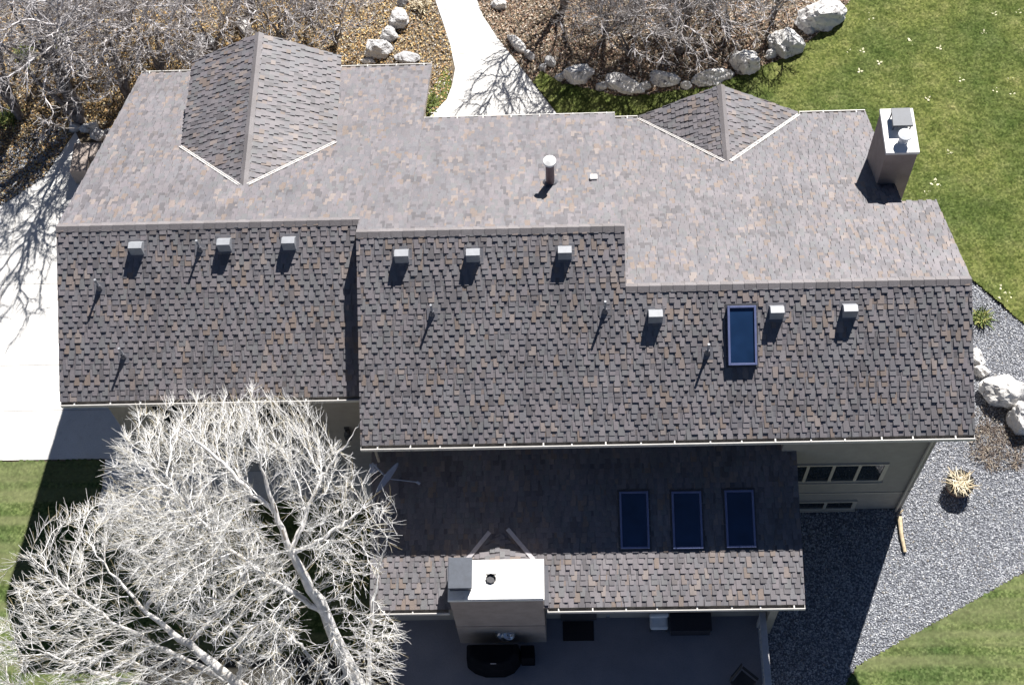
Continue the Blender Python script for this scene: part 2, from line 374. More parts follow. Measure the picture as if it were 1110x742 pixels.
ridge((XS,yE,zE),(XE,yE,zE),(0,1,-k),(0,-1,-k))
ridge((bx,7.67,bz),(bx,ys-.05,bz),(1,0,-bs),(-1,0,-bs),half=.13)
ridge((sx,7.30,sz),(sx,inv(sz)-.05,sz),(1,0,-.56),(-1,0,-.56),half=.13)
# valley flashing
def strip(A,B,wd,lift,mat_,name='valley_flashing',z2=.0):
    A=np.array(A,float);B=np.array(B,float);d=B-A;d/=np.linalg.norm(d)
    n=np.array([0,P_,1.]);n/=np.linalg.norm(n);s=np.cross(n,d);s/=np.linalg.norm(s);mb=MB()
    for o_ in (-wd*.36,wd*.36):
        mb.obox((A+B)/2+s*o_+n*lift,(d,s,n),(np.linalg.norm(B-A)/2,wd*.15,.014),0,.5)
    mb.obox((A+B)/2+n*(lift-.012),(d,s,n),(np.linalg.norm(B-A)/2,wd*.5,.008),1,.5)
    return mb.build(name,[mat_,M['flash']],house)
strip((bx-.12,ys-.03,-P_*(ys-.03)),(2.34,4.50,zA(4.50)),.09,.03,M['gutter_paint'])
strip((bx+.12,ys-.03,-P_*(ys-.03)),(6.82,4.52,zA(4.52)),.12,.03,M['gutter_paint'])
strip((sx-.10,inv(sz)-.04,zNE(inv(sz)-.04)),(15.62,7.08,zNE(7.08)),.09,.03,M['gutter_paint'])
strip((sx+.10,inv(sz)-.04,zNE(inv(sz)-.04)),(20.52,7.08,zNE(7.08)),.12,.03,M['gutter_paint'])
for A,B in (((11.15,-6.40),(10.55,-7.10)),((11.62,-6.33),(12.30,-7.12))):
    a=np.array([A[0],A[1],zLow(A[1])+.03]);b=np.array([B[0],B[1],zLow(B[1])+.03]);d=b-a;L=np.linalg.norm(d);d/=L;s=np.cross(d,[0,0,1]);s/=np.linalg.norm(s);nn=np.cross(s,d)
    mb=MB();mb.obox((a+b)/2,(d,s,nn),(L/2,.055,.012));mb.build('valley_flashing',M['flash'],house)
# gutters
def gutter(A,B,out,label=None,hang=.86,w=.12,dp=.11):
    A=np.array(A,float);B=np.array(B,float);d=B-A;L=np.linalg.norm(d);d/=L;o=np.array(out,float);z=np.array([0,0,1.]);mb=MB()
    c=(A+B)/2; zt=-.035
    def bx_(oc,zc,ho,hz,mi,hl=L/2,cc=None): mb.obox((c if cc is None else cc)+o*oc+z*zc,(d,o,z),(hl,ho,hz),mi,.5)
    bx_(w+.008,zt-dp/2,.010,dp/2,0)          # front
    bx_(w-.002,zt+.003,.012,.005,0)          # rolled lip
    bx_(w/2+.002,zt-dp,w/2-.004,.005,1)      # bottom
    bx_(.006,zt-dp/2,.004,dp/2-.006,1)        # back
    for e in (-1,1): bx_(w/2,zt-dp/2+.002,w/2-.006,dp/2-.004,0,.006,c+d*e*(L/2-.008))
    t=.35
    while t<L-.2:
        mb.obox(A+d*(t+random.uniform(-.12,.12))+o*(w/2)+z*(zt+.012),(d,o,z),(.018,w/2+.015,.006),0,.5); t+=hang
    ob=mb.build('gutter',[M['gutter_paint'],M['gutter_inside']],house)
    if label: ob['label']=label
gutter((0.02,YsL,zSL(YsL)),(8.26,YsL,zSL(YsL)),(0,-1,0))
gutter((XM,YsM,zS(YsM)),(XE,YsM,zS(YsM)),(0,-1,0))
gutter((8.0,YLo,zLow(YLo)),(10.08,YLo,zLow(YLo)),(0,-1,0))
gutter((12.64,YLo,zLow(YLo)),(19.29,YLo,zLow(YLo)),(0,-1,0))
gutter((X12,Yn1,zA(Yn1)),(0,Yn1,zA(Yn1)),(0,1,0))
gutter((XS,Yn2,zA(Yn2)),(X12+.02,Yn2,zA(Yn2)),(0,1,0))
gutter((15.6,Ye1,zNE(Ye1)),(XS-.0,Ye1,zNE(Ye1)),(0,1,0))
gutter((XE1,Ye1,zNE(Ye1)),(20.56,Ye1,zNE(Ye1)),(0,1,0))
# walls
def wall(fn,label=None,mat_='stucco',name='wall'):
    mb=MB(); fn(mb); o=mb.build(name,M[mat_],house)
    if label: o['label']=label
    return o
e_=.19
wall(lambda m:m.prism([(YWL,G),(YWL,zSL(YWL)-e_),(yL,zL-e_),(8.6,zA(8.6)-e_),(8.6,G)],'x',.77,8.86),'tan stucco wall of the left wing with one lit strip beside the bare tree')
YM=-4.15
wall(lambda m:m.prism([(YM,G),(YM,zS(YM)-e_),(0,-e_),(5.2,zA(5.2)-e_),(5.2,G)],'x',8.30,14.5),'stucco wall of the middle wing')
wall(lambda m:m.prism([(YW+.003,G),(YW+.003,zS(YW)-e_-.003),(yE,zE-e_),(1.8,zNE(1.8)-e_),(1.8,G)],'x',18.9,22.86),'tan stucco wall with two rows of windows at the right')
wall(lambda m:m.prism([(YM-.002,G),(YM-.002,zS(YM)-e_-.003),(yE,zE-e_),(1.7,zNE(1.7)-e_),(1.7,G)],'x',14.4,18.95),'stucco wall above the low roof')
wall(lambda m:m.prism([(1.5,G),(1.5,zNE(1.5)-e_-.01),(6.7,zNE(6.7)-e_-.01),(6.7,G)],'x',14.3,22.2),'stucco wall of the north-east wing')
wall(lambda m:m.prism([(YM-.01,G),(YM-.01,zLow(YM)-e_),(-7.7,zLow(-7.7)-e_),(-7.7,G)],'x',8.3,18.95),'stucco wall of the low wing facing the patio')
wall(lambda m:m.prism([(2.65,zA(7.3)-.3),(6.5,zA(7.3)-.3),(6.5,zw2-.16),(bx,bz-.16),(2.65,zw-.16)],'y',4.8,7.3),'wall under the large gable')
wall(lambda m:m.prism([(16.1,G),(20.05,G),(20.05,zsw-.02),(sx,sz-.2),(16.1,zsw-.02)],'y',6.0,6.95),'wall under the small gable')
# belt line
mb=MB(); mb.box((18.97,YW-.022,-7.30),(22.86,YW-.002,-7.25)); mb.build('belt_trim',M['beige'],house)
mb=MB(); mb.box((22.862,-4.40,G),(22.90,-4.30,zS(-4.3)-.25)); mb.build('corner_trim',M['fascia'],house)
def window(x0,x1,z0,z1,y,npane,label=None,fw=.07):
    mb=MB(); t=.05
    mb.box((x0-fw,y-t,z1),(x1+fw,y,z1+fw)); mb.box((x0-fw,y-t,z0-fw),(x1+fw,y,z0))
    wd=(x1-x0)/npane
    for i in range(npane+1):
        xc=x0+i*wd; a=(xc-fw if i==0 else xc-fw*.6); b=(xc+fw if i==npane else xc+fw*.6)
        mb.box((a,y-t+.003,z0+.001),(b,y,z1-.001))
    f=mb.build('window',M['beige'],house)
    if label: f['label']=label
    for i in range(npane):
        mb=MB(); mb.box((x0+i*wd+fw*.6,y-.022,z0+.002),(x0+(i+1)*wd-fw*.6,y-.004,z1-.002)); mb.build('pane',M['glass'],f)
    mb=MB(); mb.box((x0-fw-.03,y-t-.05,z0-fw-.04),(x1+fw+.03,y-.004,z0-fw-.002)); mb.build('sill',M['beige'],f)
window(19.05,21.83,-6.28,-5.20,YW,4,'wide upper window of dark panes on the right wall')
window(19.80,21.42,-8.40,-7.92,YW,2,'low basement window beneath the wide one')
window(1.95,3.42,-5.2,-3.75,YWL,2,'window of the left wing half hidden by the bare tree')
window(4.6,6.0,-5.2,-3.75,YWL,2,'window of the left wing wholly behind the twigs')
# door to the patio
mb=MB(); mb.box((12.95,-7.76,-8.20),(13.95,-7.70,-6.1)); d=mb.build('door',M['dark_wood'],house); d['label']='dark patio door behind the doormat'
mb=MB(); mb.cyl((13.82,-7.76,-7.15),(13.82,-7.83,-7.15),.03); mb.build('handle',M['silver'],d)
# wall lamp left wing
mb=MB(); mb.box((7.0,YWL-.05,-5.75),(7.14,YWL-.002,-5.45)); mb.prism([(6.98,YWL-.2),(7.16,YWL-.2),(7.13,YWL-.05),(7.01,YWL-.05)],'z',-5.95,-5.6); mb.cyl((7.07,YWL-.13,-5.6),(7.07,YWL-.13,-5.48),.09,.02,8); mb.build('wall_lamp',M['dark_metal'],house)
# downspouts
def spout(pts,r=.04):
    mb=MB()
    for a,b in zip(pts[:-1],pts[1:]): mb.cyl(a,b,r,n=8)
    mb.build('downspout',M['beige'],house)
spout([(8.05,YsM-.05,zS(YsM)-.15),(8.2,YW-.08,zS(YsM)-.6),(8.2,YW-.08,zLow(YW)+.02)])
spout([(7.85,YsL-.05,zSL(YsL)-.15),(7.9,YWL-.08,zSL(YsL)-.55),(7.9,YWL-.08,G)])
spout([(18.9,YLo-.05,-5.35),(18.88,-7.78,-5.75),(18.88,-7.78,-8.2)])
spout([(22.55,YsM-.05,zS(YsM)-.15),(22.7,YW-.07,zS(YsM)-.6),(22.7,YW-.07,G)])
# box vents
nS=np.array([0,-P_,1.]);nS/=np.linalg.norm(nS);vS=np.array([0,1.,P_]);vS/=np.linalg.norm(vS);uX=np.array([1.,0,0])
def onS(x,y,left=False): return np.array([x,y,zSL(y) if left else zS(y)])
def box_vent(x,y,left=False):
    c=onS(x,y,left); mb=MB()
    mb.obox(c+nS*.022,(uX,vS,nS),(.25,.24,.006),1,.5)
    # slant-back hood: level-ish top
    w=.175*random.uniform(.97,1.03)
    base=lambda s,v,h:c+uX*s*w+vS*v+nS*h
    vs=[base(-1,-.15,.02),base(1,-.15,.02),base(1,.17,.02),base(-1,.17,.02),base(-1,-.15,.20),base(1,-.15,.20),base(1,.15,.10),base(-1,.15,.10)]
    vs=[base(-1,-.19,.02),base(1,-.19,.02),base(1,.17,.02),base(-1,.17,.02),base(-1,-.03,.31),base(1,-.03,.31),base(1,.13,.23),base(-1,.13,.23)]
    mb.add(vs,[(0,3,2,1),(4,5,6,7),(0,1,5,4),(1,2,6,5),(2,3,7,6),(3,0,4,7)],0,.5)
    mb.build('box_vent',[M['vent_metal'],M['lead']],house,bevel=.01)
for x,y in ((2.14,.09),(4.45,.12),(6.14,.12)): box_vent(x,y-.03,True)
for x,y in ((9.13,-.55),(10.95,-.57),(13.28,-.56),(15.54,-2.03),(18.59,-2.0),(20.42,-2.0)): box_vent(x,y+.01)
def small_pipe(x,y,left=False):
    c=onS(x,y,left); mb=MB()
    mb.obox(c+nS*.024,(uX,vS,nS),(.14,.16,.005),1,.5)
    mb.cyl(c+nS*.02,c+nS*.02+np.array([0,0,.16]),.085,.045,12,1)
    mb.cyl(c,c+np.array([0,0,random.uniform(.44,.54)]),.032,.032,12,0,True)
    mb.build('vent_pipe',[M['vent_metal'],M['lead']],house,smooth=False)
for x,y in ((1.12,-.86),(3.79,-.02),(1.72,-2.45)): small_pipe(x,y,True)
for x,y in ((9.87,-1.87),(14.27,-1.9),(16.84,-2.88)): small_pipe(x,y)
# flue on the north slope
c=np.array([12.93,2.10,zA(2.10)]); mb=MB()
mb.cyl(c-np.array([0,0,.05]),c+np.array([0,0,.98]),.115,n=20,mi=0)
mb.cyl(c,c+np.array([0,0,.12]),.22,.13,20,1)
mb.cyl(c+np.array([0,0,1.0]),c+np.array([0,0,1.07]),.17,.17,24,2); mb.cyl(c+np.array([0,0,1.07]),c+np.array([0,0,1.13]),.17,.06,24,2); mb.cyl(c+np.array([0,0,.9]),c+np.array([0,0,1.01]),.13,.13,16,1)
f=mb.build('flue_pipe',[M['pipe_metal'],M['lead'],M['white_metal']],house); f['label']='tall round metal flue with a pale cap'
c=np.array([14.09,2.27,zA(2.27)]); mb=MB(); mb.box(c-np.array([.10,.08,.05]),c+np.array([.10,.08,.13])); mb.build('vent_cap',M['white_metal'],house,bevel=.02)
# skylights
def skylight(xc,yc,wx,ln,slope,zf,h,label,seedr):
    nn=np.array([0,-slope,1.]);nn/=np.linalg.norm(nn);vv=np.array([0,1.,slope]);vv/=np.linalg.norm(vv)
    c=np.array([xc,yc,zf(yc)]); mb=MB(); fr=.055
    mb.obox(c+nn*.026,(uX,vv,nn),(wx/2+.05,ln/2+.06,.006),1)
    for s in (-1,1):
        mb.obox(c+uX*s*(wx/2-fr/2)+nn*(h/2+.02),(uX,vv,nn),(fr/2,ln/2,h/2))
        mb.obox(c+vv*s*(ln/2-fr/2)+nn*(h/2+.018),(uX,vv,nn),(wx/2-fr-.001,fr/2,h/2))
    o=mb.build('skylight',[M['sky_frame'],M['dark_metal']],house,bevel=.006); o['label']=label
    mb=MB(); mb.obox(c+nn*(h*.72+.01),(uX,vv,nn),(wx/2-fr-.002,ln/2-fr-.002,.012)); mb.build('pane',M['sky_glass'],o)
skylight(17.71,-2.50,.72,1.50,P_,zS,.15,'single skylight on the long south slope',1)
skylight(14.96,-6.15,.76,1.50,QL,zLow,.07,'leftmost skylight of the three on the shaded low roof',2)
skylight(16.34,-6.17,.78,1.50,QL,zLow,.07,'middle skylight of the three on the shaded low roof',3)
skylight(17.72,-6.16,.76,1.50,QL,zLow,.07,'rightmost skylight of the three on the shaded low roof',4)
# chimneys
mb=MB(); x0,x1,y0,y1,zt=22.06,22.91,3.10,4.52,-1.48
mb.prism([(x0,y0),(x1,y0),(x1,y1),(x0,y1)],'z',G,zt-.10)
chA=mb.build('chimney',M['chimney_stucco'],house,bevel=.015); chA['label']='tall narrow chimney beside the green lawn'
mb=MB(); mb.box((x0-.03,y0-.03,zt-.10),(x1+.03,y1+.03,zt)); mb.build('chimney_cap',M['cap_concrete'],chA,bevel=.015)
mb=MB(); mb.box((22.38,3.98,zt),(22.72,4.28,zt+.16)); 
mb.prism([(22.26,3.78),(22.80,3.78),(22.78,4.36),(22.28,4.36)],'z',zt+.19,zt+.27); 
for a,b in ((22.3,3.84),(22.76,3.84),(22.3,4.3),(22.76,4.3)): mb.box((a-.015,b-.015,zt),(a+.015,b+.015,zt+.19))
mb.build('flue_hood',M['hood'],chA)
mb=MB(); mb.cyl((22.54,3.46,zt),(22.54,3.46,zt+.26),.13,.13,20); mb.cyl((22.54,3.46,zt+.26),(22.54,3.46,zt+.31),.19,.19,24); mb.cyl((22.54,3.46,zt+.31),(22.54,3.46,zt+.35),.19,.08,24); mb.build('flue_cap',M['cushion'],chA)
mb=MB(); X0,X1,Y0,Y1,ZT=10.12,12.58,-8.40,-7.32,-4.22
mb.box((X0+.03,Y0+.03,-8.45),(X1-.03,Y1-.03,ZT-.12))
chB=mb.build('chimney',M['chimney_stucco'],house,bevel=.02); chB['label']='wide low chimney standing above the patio grill'
mb=MB()
hx,hy,hr=11.22,-7.84,.13
mb.box((X0,Y0,ZT-.12),(X1,Y1,ZT-.03)); 
mb.box((X0+.02,Y0+.02,ZT-.03),(hx-hr,Y1-.02,ZT)); mb.box((hx+hr,Y0+.02,ZT-.03),(X1-.02,Y1-.02,ZT)); mb.box((hx-hr,Y0+.02,ZT-.03),(hx+hr,hy-hr,ZT)); mb.box((hx-hr,hy+hr,ZT-.03),(hx+hr,Y1-.02,ZT))
mb.build('chimney_cap',M['cap_concrete'],chB)
mb=MB(); mb.cyl((hx,hy,ZT-.028),(hx,hy,ZT+.05),.13,.13,8,caps=False); mb.cyl((hx,hy,ZT-.028),(hx,hy,ZT-.02),.125,.125,12); mb.build('flue_opening',M['dark_metal'],chB)
mb=MB(); mb.box((X0+.06,Y0+.25,ZT),(X0+.60,Y1-.12,ZT+.30)); mb.box((X0+.03,Y0+.20,ZT+.305),(X0+.64,Y1-.06,ZT+.36)); mb.build('flue_hood',M['hood'],chB,bevel=.012)
for xs_ in (X0-.0,X1+.0):
    sg=-1 if xs_==X0 else 1; a=np.array([xs_+sg*.03,Y1+.05,zLow(Y1+.05)+.045]); b=np.array([xs_+sg*.03,-8.27,zLow(-8.27)+.045]); d=(b-a); Lq=np.linalg.norm(d); d/=Lq
    mb=MB(); mb.obox((a+b)/2,(d,(1,0,0),np.cross(d,[1,0,0])),(Lq/2,.07,.006)); mb.obox((a+b)/2+np.array([-sg*.045,0,.06]),(d,(1,0,0),np.cross(d,[1,0,0])),(Lq/2,.004,.06)); mb.build('step_flashing',M['lead'],chB)
mb=MB(); mb.box((X0+.015,Y0+.014,-6.62),(X1-.015,Y1-.014,-6.60)); mb.build('seam_trim',M['chimney_stucco'],chB)
mb=MB()
nr=7
for i in range(nr):   # crinkled half dome hood
    a0,a1=math.pi*i/nr,math.pi*(i+1)/nr
    for j in range(4):
        b0,b1=math.pi/2*j/4,math.pi/2*(j+1)/4
        q=lambda a,b,s=1:(11.45+.27*math.cos(a)*math.cos(b),Y0+.03-.22*math.sin(a)*math.cos(b),-7.35+.16*math.sin(b)+.03*math.sin(9*a+5*b))
        mb.add([q(a0,b0),q(a1,b0),q(a1,b1),q(a0,b1)],[(0,1,2,3)])
mb.box((11.17,Y0-.0,-7.45),(11.73,Y0+.03,-7.15)); mb.build('vent_hood',M['silver'],chB)
# ---------------------------------------------------------------- satellite dish
dish=thing('satellite_dish',(8.25,-4.85,zLow(-4.85)),'grey satellite dish with a feed arm on the shaded low roof','satellite dish')
cz=zLow(-5.0)+.62; C0=np.array([8.52,-5.20,cz]); dn=np.array([.80,-.56,-.15]);dn/=np.linalg.norm(dn)
a=np.cross(dn,[0,0,1.]);a/=np.linalg.norm(a);b=np.cross(dn,a)
mb=MB(); nr_,na=5,28; rings=[]
vs=[C0-dn*.07];fs=[]
for i in range(1,nr_+1):
    r=i/nr_
    for t in range(na):
        th=2*math.pi*t/na; vs.append(C0-dn*(.07*(1-r*r))+a*.47*r*math.cos(th)+b*.42*r*math.sin(th))
for t in range(na): fs.append((0,1+t,1+(t+1)%na))
for i in range(nr_-1):
    for t in range(na):
        q=1+i*na; fs.append((q+t,q+na+t,q+na+(t+1)%na,q+(t+1)%na))
mb.add(vs,fs); o=mb.build('reflector',M['dish_paint'],dish,smooth=True); sm=o.modifiers.new('s','SOLIDIFY'); sm.thickness=.015
mb=MB(); ft=np.array([8.05,-4.72,zLow(-4.72)]); mb.cyl(ft,ft+np.array([.04,-.03,.45]),.028,n=8); mb.cyl(ft+np.array([.04,-.03,.45]),C0-dn*.08,.025,n=8); mb.obox(ft+np.array([0,0,.03]),(uX,(0,1,.25),(0,-.25,1)),(.10,.12,.01)); mb.build('mast',M['dish_paint'],dish)
mb=MB(); tip=C0+np.array([.78,-.12,-.05]); mb.cyl(C0-b*-.1+dn*.0,tip,.014,n=6); mb.cyl(tip-dn*.02,tip+dn*.08,.035,n=10); mb.build('feed_arm',M['dish_paint'],dish)
# ---------------------------------------------------------------- GROUND
mb=MB(); mb.add([(-250,-250,G),(270,-250,G),(270,270,G),(-250,270,G)],[(0,1,2,3)]); tag(mb.build('ground',M['earth']),kind='structure')
def slab(name,poly,z0,z1,m,label=None,cat=None,joints=()):
    mb=MB(); mb.prism([(q[0],q[1]) for q in poly],'z',z0,z1); return tag(mb.build(name,m),kind='structure')
pp=lambda *q:[tuple(at(a,b)[:2]) for a,b in q]
# driveway in slabs separated by joints
def slabs(name,poly,ycuts,xcuts,z1,m):
    """cut polygon by horizontal / vertical joint lines using bmesh bisect"""
    import bmesh
    bm=bmesh.new(); vs=[bm.verts.new((x,y,0)) for x,y in poly]; bm.faces.new(vs)
    for y in ycuts:
        bmesh.ops.bisect_plane(bm,geom=bm.faces[:]+bm.edges[:]+bm.verts[:],plane_co=(0,y,0),plane_no=(0,1,0))
    for x in xcuts:
        bmesh.ops.bisect_plane(bm,geom=bm.faces[:]+bm.edges[:]+bm.verts[:],plane_co=(x,0,0),plane_no=(1,0,0))
    bmesh.ops.split_edges(bm,edges=bm.edges[:])
    res=bmesh.ops.inset_individual(bm,faces=bm.faces[:],thickness=.012,depth=0)
    bm.faces.ensure_lookup_table()
    mb=MB()
    keep=[f for f in bm.faces if f not in set(res['faces'])]
    for f in keep:
        p=[(v.co.x,v.co.y) for v in f.verts]
        if len(p)>=3: mb.prism(p,'z',G,z1)
    bm.free(); return tag(mb.build(name,m),kind='structure')
drv=pp((82,143),(62,172),(48,192),(22,210),(0,224))
# hand-ordered: north edge, then west, south, east
drvp=[(1.2,7.2),(drv[0][0]+1.0,7.9),drv[0],drv[1],drv[2],drv[3],drv[4],(-8.5,5.2),(-13,3.5),(-13,-2.45),(1.2,-2.45)]
slabs('driveway',drvp[::-1],[.78,3.72,-.8+.0],[-4.9],G+.03,M['concrete'])
mb=MB(); mb.box((-.75,-4.3,G),(1.9,-2.46,G+.028)); mb.box((1.905,-3.9,G),(8.2,-2.9,G+.028)); 
tag(mb.build('paved_walk',M['concrete']),kind='structure')
pth=[(462,131),(470,122),(484,108),(490,92),(493,75),(488,50),(480,25),(472,2),(466,-25),(455,-70)]
ptr=[(440,-90),(500,-90),(508,-40),(514,-8),(524,18),(540,42),(556,62),(578,90),(592,108),(604,124),(612,140)]
P1=[tuple(at(a,b)[:2]) for a,b in pth]; P2=[tuple(at(a,b)[:2]) for a,b in ptr[1:]]
pathp=P1+P2+[(13.4,6.0),(9.6,6.0)]
slabs('path',pathp,[10.62,12.6,14.6],[],G+.03,M['concrete'])
# patio terrace
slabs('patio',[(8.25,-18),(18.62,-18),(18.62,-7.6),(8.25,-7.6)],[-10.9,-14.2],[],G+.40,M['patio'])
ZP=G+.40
# heightfield lawns
def field(name,poly,step,amp,m,base=G+.012,mound=0,kind='stuff',cat=None):
    xs=[q[0] for q in poly];ys=[q[1] for q in poly]
    nx=int((max(xs)-min(xs))/step)+2;ny=int((max(ys)-min(ys))/step)+2
    X,Y=np.meshgrid(min(xs)+np.arange(nx)*step,min(ys)+np.arange(ny)*step)
    r=np.random.RandomState(len(name)+nx)
    Z=base+amp*r.rand(ny,nx)
    low=r.rand(ny//8+2,nx//8+2); yi=np.arange(ny)/8;xi=np.arange(nx)/8
    a=low[np.ix_(yi.astype(int),xi.astype(int))];b=low[np.ix_(yi.astype(int)+1,xi.astype(int))];c=low[np.ix_(yi.astype(int),xi.astype(int)+1)];d=low[np.ix_(yi.astype(int)+1,xi.astype(int)+1)]
    fy=(yi%1)[:,None];fx=(xi%1)[None]; Z+=amp*1.0*((a*(1-fy)+b*fy)*(1-fx)+(c*(1-fy)+d*fy)*fx)
    X=X+(r.rand(ny,nx)-.5)*step*.5;Y=Y+(r.rand(ny,nx)-.5)*step*.5
    ins=in_poly(X[:-1,:-1]+step/2,Y[:-1,:-1]+step/2,poly)
    idx=np.arange(nx*ny).reshape(ny,nx)
    F_=np.stack([idx[:-1,:-1][ins],idx[:-1,1:][ins],idx[1:,1:][ins],idx[1:,:-1][ins]],1)
    used=np.unique(F_);mp=np.full(nx*ny,-1);mp[used]=np.arange(len(used))
    V=np.stack([X.ravel(),Y.ravel(),Z.ravel()],1)[used]
    o=np_obj(name,V,[mp[F_]],np.random.rand(len(F_)),m,origin=(np.mean(xs),np.mean(ys),base)); tag(o,kind=kind); return o
edgeN=[(612,150),(604,124),(592,108),(578,90),(586,78),(610,92),(640,98),(672,106),(700,104),(740,98),(770,96),(808,80),(846,66),(880,44),(902,22),(925,-2),(960,-60)]
lawnNE=[tuple(at(a,b)[:2]) for a,b in edgeN]+[(38,19),(40,-1)]+[tuple(at(a,b)[:2]) for a,b in ((1150,385),(1110,352),(1055,305),(1035,285))]+[(22.95,4.4),(22.2,4.4),(22.2,6.7),(14,6.7)]
field('lawn',lawnNE,.055,.060,M['lawn'])
field('lawn',[tuple(at(a,b)[:2]) for a,b in ((452,135),(462,131),(470,122),(484,108),(490,92),(484,72),(470,95),(455,112))],.05,.03,M['lawn'])
lawnSE=[tuple(at(a,b)[:2]) for a,b in ((928,722),(1020,671),(1110,620),(1200,570))]+[(35,-4),(35,-20),(18.65,-20),(18.65,-12.5)]
field('lawn',lawnSE,.06,.05,M['lawn_pale'])
field('lawn',[(-16,-2.48),(-.76,-2.48),(-.76,-4.32),(1.92,-4.32),(1.92,-3.92),(8.22,-3.92),(8.22,-20),(-16,-20)],.065,.05,M['lawn_pale'])
slab('painted_tree_shade',[(1.2,-8.6),(8.2,-8.6),(8.2,-17),(0,-17)],G,G+.14,M['soil_and_shade'])  # no real bed: near-black sheet painting the trees' shade over the lawn
# gravel
gp=[tuple(at(a,b)[:2]) for a,b in ((1035,285),(1055,305),(1110,352),(1150,385))]+[(40,-1),(35,-4)]+[tuple(at(a,b)[:2]) for a,b in ((1200,570),(1110,620),(1020,671),(928,722))]+[(18.65,-12.5),(18.65,-7.7),(18.95,-7.7),(18.95,-4.46),(22.88,-4.46),(22.88,3)]
mb=MB(); mb.prism(gp,'z',G,G+.008); tag(mb.build('gravel_ground',M['gravel_base']),kind='structure')
def scatter(name,poly,dens,size,m,base,flat=.6,kind='stone',seed=3,extra=0,bbox=None,parent=None,label=None,cat=None,rfun=None):
    r=np.random.RandomState(seed); xs=[q[0] for q in poly];ys=[q[1] for q in poly]
    x0,x1,y0,y1=bbox or (min(xs),max(xs),min(ys),max(ys)); n=int((x1-x0)*(y1-y0)*dens)
    X=r.uniform(x0,x1,n);Y=r.uniform(y0,y1,n);k=in_poly(X,Y,poly);X=X[k];Y=Y[k];n=len(X)
    s=r.uniform(size[0],size[1],n)
    if kind=='stone':
        T=np.array([(1,0,0),(.3,.95,0),(-.8,.6,0),(-.8,-.6,0),(.3,-.95,0),(.15,.1,1),(0,0,-.6)],float)
        F0=np.array([(0,1,5),(1,2,5),(2,3,5),(3,4,5),(4,0,5),(1,0,6),(2,1,6),(3,2,6),(4,3,6),(0,4,6)])
    else:
        T=np.array([(1,0,.1),(0,.55,0),(-1,0,.15),(0,-.55,-.05)],float); F0=np.array([(0,1,2,3)])
    K=len(T); V=np.repeat(T[None],n,0)*(1+.5*(r.rand(n,K,3)-.5)); V*=s[:,None,None]; 
    tilt=r.uniform(-.9,.9,n) if kind!='stone' else r.uniform(-.3,.3,n)
    c,si=np.cos(tilt)[:,None],np.sin(tilt)[:,None]; y=V[...,1]*c-V[...,2]*si;z=V[...,1]*si+V[...,2]*c
    a=r.uniform(0,6.28,n); ca,sa=np.cos(a)[:,None],np.sin(a)[:,None]; x=V[...,0]
    if kind!='stone':
        t2=r.uniform(-.6,.6,n)[:,None]; x,z=x*np.cos(t2)-z*np.sin(t2),x*np.sin(t2)+z*np.cos(t2)
    xx=x*ca-y*sa;yy=x*sa+y*ca; zz=z*(flat if kind=='stone' else 1)
    off=s*.25 if kind=='stone' else r.uniform(.01,.05,n)+s*.4
    V=np.stack([xx+X[:,None],yy+Y[:,None],zz+base+off[:,None]],-1).reshape(-1,3)
    F_=(np.arange(n)[:,None,None]*K+F0[None]).reshape(-1,F0.shape[1])
    R=np.repeat(r.rand(n) if rfun is None else rfun(X,Y,r),len(F0))
    o=np_obj(name,V,[F_],R,m,parent=parent,origin=(np.mean(X),np.mean(Y),base))
    if parent is None: tag(o,label,cat,kind='stuff')
    return o
scatter('gravel',gp,900,(.014,.032),M['gravel_stone'],G+.008,bbox=(18.6,28.5,-12,4),seed=4,label='grey-blue gravel covering the bed right of the house',cat='gravel')
# mulch and litter in the north beds
bed1=[(-13,17.5)]+[(-13,7.2)]+[(drv[4][0]-3,drv[4][1]+.3),drv[4],drv[3],drv[2],drv[1],drv[0],(0,8.3),(9.4,5.9)]+P1[1:]+[(8.2,19),(-13,19)]
bed2=P2+[tuple(at(a,b)[:2]) for a,b in edgeN[3:]]+[(30,24),(9,24)]
bed2=[tuple(at(a,b)[:2]) for a,b in ((500,-90),(508,-40),(514,-8),(524,18),(540,42),(556,62),(578,90),(586,78),(610,92),(640,98),(672,106),(700,104),(740,98),(770,96),(808,80),(846,66),(880,44),(902,22),(925,-2),(960,-60),(990,-120))]
def litter(X,Y,r):
    v=r.rand(len(X)); near=np.exp(-((X-.5)**2/20+(Y-11.5)**2/8)); k=(r.rand(len(X))<near*.85); v[k]=.3+.36*r.rand(k.sum()); return v
scatter('leaf_litter',bed1,430,(.02,.055),M['leaf_litter'],G+.005,kind='leaf',seed=5,label='dry golden-brown fallen leaves under the left trees',cat='leaf litter',rfun=litter,bbox=(-11,9.5,6,17.5))
scatter('bark_mulch',bed2,430,(.02,.055),M['chips'],G+.005,kind='leaf',seed=6,label='brown bark mulch and leaves behind the row of boulders',cat='mulch',bbox=(9,25,9,17.5))
scatter('gravel',[tuple(at(a,b)[:2]) for a,b in ((78,138),(40,140),(0,170),(-60,200),(-60,262),(0,224),(22,210),(48,192),(62,172))],420,(.02,.05),M['gravel_stone'],G+.02,seed=9,label='pale gravel strip along the top of the driveway',cat='gravel')
